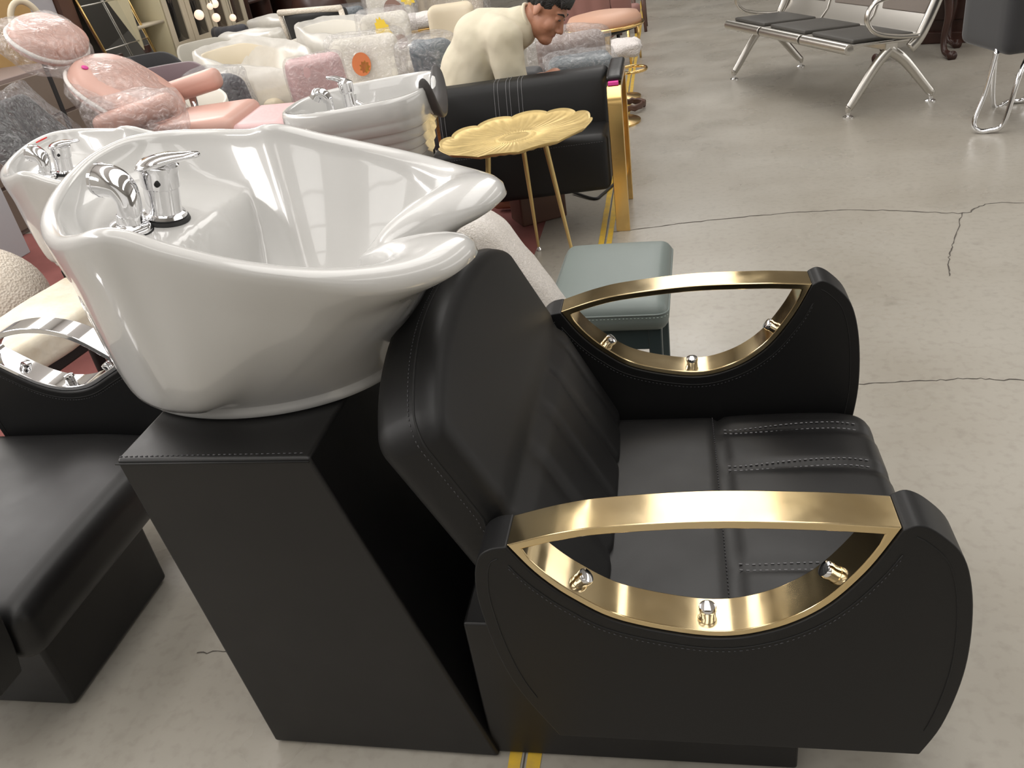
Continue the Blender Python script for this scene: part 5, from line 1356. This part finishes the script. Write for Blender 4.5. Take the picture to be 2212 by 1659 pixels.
mb = MB(); mb.lathe([(0.15, 0.0), (0.15, 0.012), (0.04, 0.03), (0.025, 0.05), (0.025, 0.31)], 28); mb.build('pole', 'gold', ps2, sharp=40)
tf = tall('dining_chair', 'taupe velvet chair with rolled back in film, in front of the bending man', (-0.53, 5.12, 0), radians(175), 'taupefab', w=0.20, h=0.70, t=0.07, seat=0.44, film_='film', round_=0.07)
bl = thing('wrapped_cushion', 'blue-grey cushion in crinkled film just above the sofa back', 'cushion', (-0.46, 4.60, 0), radians(10))
mb = MB(); mb.rbox((-0.17, -0.10, 0.50), (0.17, 0.14, 0.615), 0.045, nn=(12, 10, 8)); mb.build('cushion', 'bluefab', bl)
mb = MB(); mb.rbox((-0.15, -0.08, 0.0), (0.15, 0.12, 0.51), 0.02, nn=(6, 6, 6)); mb.build('base', 'charcoal', bl)
wrap(bl, (-0.19, -0.12, 0.48), (0.19, 0.16, 0.635), 0.05, 'film', amp=0.025, fr=9, seed=8)
dkc = thing('pouf', 'dark grey flat pouf under the man’s hand behind the sofa', 'pouf', (-0.82, 4.62, 0))
dkc['label'] = 'dark grey flat pouf behind the sofa, left of the film-wrapped blue-grey cushion'
mb = MB(); mb.rbox((-0.14, -0.12, 0.0), (0.14, 0.12, 0.575), 0.04, nn=(10, 10, 10)); mb.build('body', 'charcoal', dkc)
tall('dining_chair', 'dusty rose high chair behind the man’s head', (-0.62, 6.95, 0), radians(170), 'rosefab', w=0.24, h=0.98, chan=4, film_=None)
for o in COL.objects:
    if o.get('label') == 'dusty rose high chair behind the man’s head': o['label'] = 'dusty rose channelled high chair at the top between man and tan stool'
rc = tall('dining_chair', 'dark rose low chair beside the yellow floor tape beyond the fluffy stool', (-0.46, 7.75, 0), radians(170), 'rosefab', w=0.2, h=0.62, leg='gold')
gb = thing('film_bag', 'crumpled clear film bag with dark contents beside the tan stool', 'bag', (-0.45, 5.92, 0))
mb = MB(); mb.ball((0, 0, 0.24), (0.09, 0.08, 0.24), 16, 14, fn=lambda p: lump((p.x, p.y, max(0.004, p.z)), 9, 0.02) if p.z > 0.03 else Vector((p.x, p.y, 0.004))); mb.build('bag', 'film_milky', gb)
mb = MB(); mb.rbox((-0.05, -0.05, 0.005), (0.05, 0.05, 0.30), 0.03, nn=(6, 6, 8)); mb.build('contents', 'charcoal', gb)
st_ = thing('stacked_stools', 'stack of dark wooden legged stools at the top beside the yellow tape', 'stool stack', (-0.42, 9.6, 0))
mb = MB(); mb.rbox((-0.2, -0.2, 0.46), (0.2, 0.2, 0.74), 0.03, nn=(8, 8, 8)); mb.build('seat', 'brownstain', st_)
for k, (x, y) in enumerate(((-0.17, -0.17), (0.17, -0.17), (-0.17, 0.17), (0.17, 0.17), (-0.06, -0.19), (0.08, -0.19))):
    mb = MB(); mb.tube([(x * 1.15, y * 1.15, 0.0), (x, y, 0.47)], [0.016, 0.024], n=10); mb.build('leg', 'brownstain', st_)
f2 = tall('dining_chair', 'dark legged chair farthest along the aisle at the top edge', (-0.35, 12.6, 0), radians(180), 'brownfab', w=0.22, h=0.9, leg='brownstain')
# dark patterned coil and cables on the floor by the sofa
cb = MB(); cb.tube([(-0.265 + 0.085 * cos(a) * (1 + 0.1 * sin(3 * a)), 5.95 + 0.12 * sin(a), 0.018 + 0.006 * (a / 6.28) + 0.010 * sin(5 * a) ** 2) for a in [2 * pi * i / 24 for i in range(24 * 4)]], 0.012, n=6)
tag(cb.build('cable_coil', 'brownstain'), 'dark brown coiled cable on the floor right of the sofa arm', 'cable')
cb = MB(); cb.tube(spline([(-0.52, 4.18, 0.012), (-0.40, 4.06, 0.008), (-0.36, 4.12, 0.008), (-0.30, 4.3, 0.008), (-0.27, 4.42, 0.008)], 8), 0.007, n=6)
tag(cb.build('cable', 'cable'), 'thin black cable trailing on the floor under the sofa', 'cable')
cb = MB(); cb.tube(spline([(-2.9, 3.45, 0.006), (-2.7, 3.4, 0.006), (-2.55, 3.25, 0.006), (-2.4, 3.25, 0.006), (-2.2, 3.15, 0.006), (-1.95, 3.12, 0.006)], 8), 0.006, n=6)
tag(cb.build('cable', 'whitecable'), 'thin white cable lying across the red carpet', 'cable')
bx = thing('storage_box', 'dark low box with open front on the floor under the sofa', 'box', (-0.66, 3.86, 0), radians(30))
mb = MB(); mb.box((-0.12, -0.08, 0.0), (0.12, 0.08, 0.17)); mb.build('body', 'brownstain', bx, bevel=0.01)
# pale panel with a black cable at the far left
pp = thing('wall_panel', 'pale blue-white board standing at the left edge behind the basins', 'board', (-3.72, 3.5, 0))
mb = MB(); mb.box((-0.03, -0.6, 0.0), (0.03, 0.45, 0.72)); mb.build('board', 'bluewhite', pp, bevel=0.005)
mb = MB(); mb.tube(spline([(0.045, -0.35, 0.30), (0.05, -0.25, 0.12), (0.06, -0.05, 0.03), (0.06, 0.2, 0.03)], 8), 0.012, n=8); mb.build('cable', 'cable', pp)
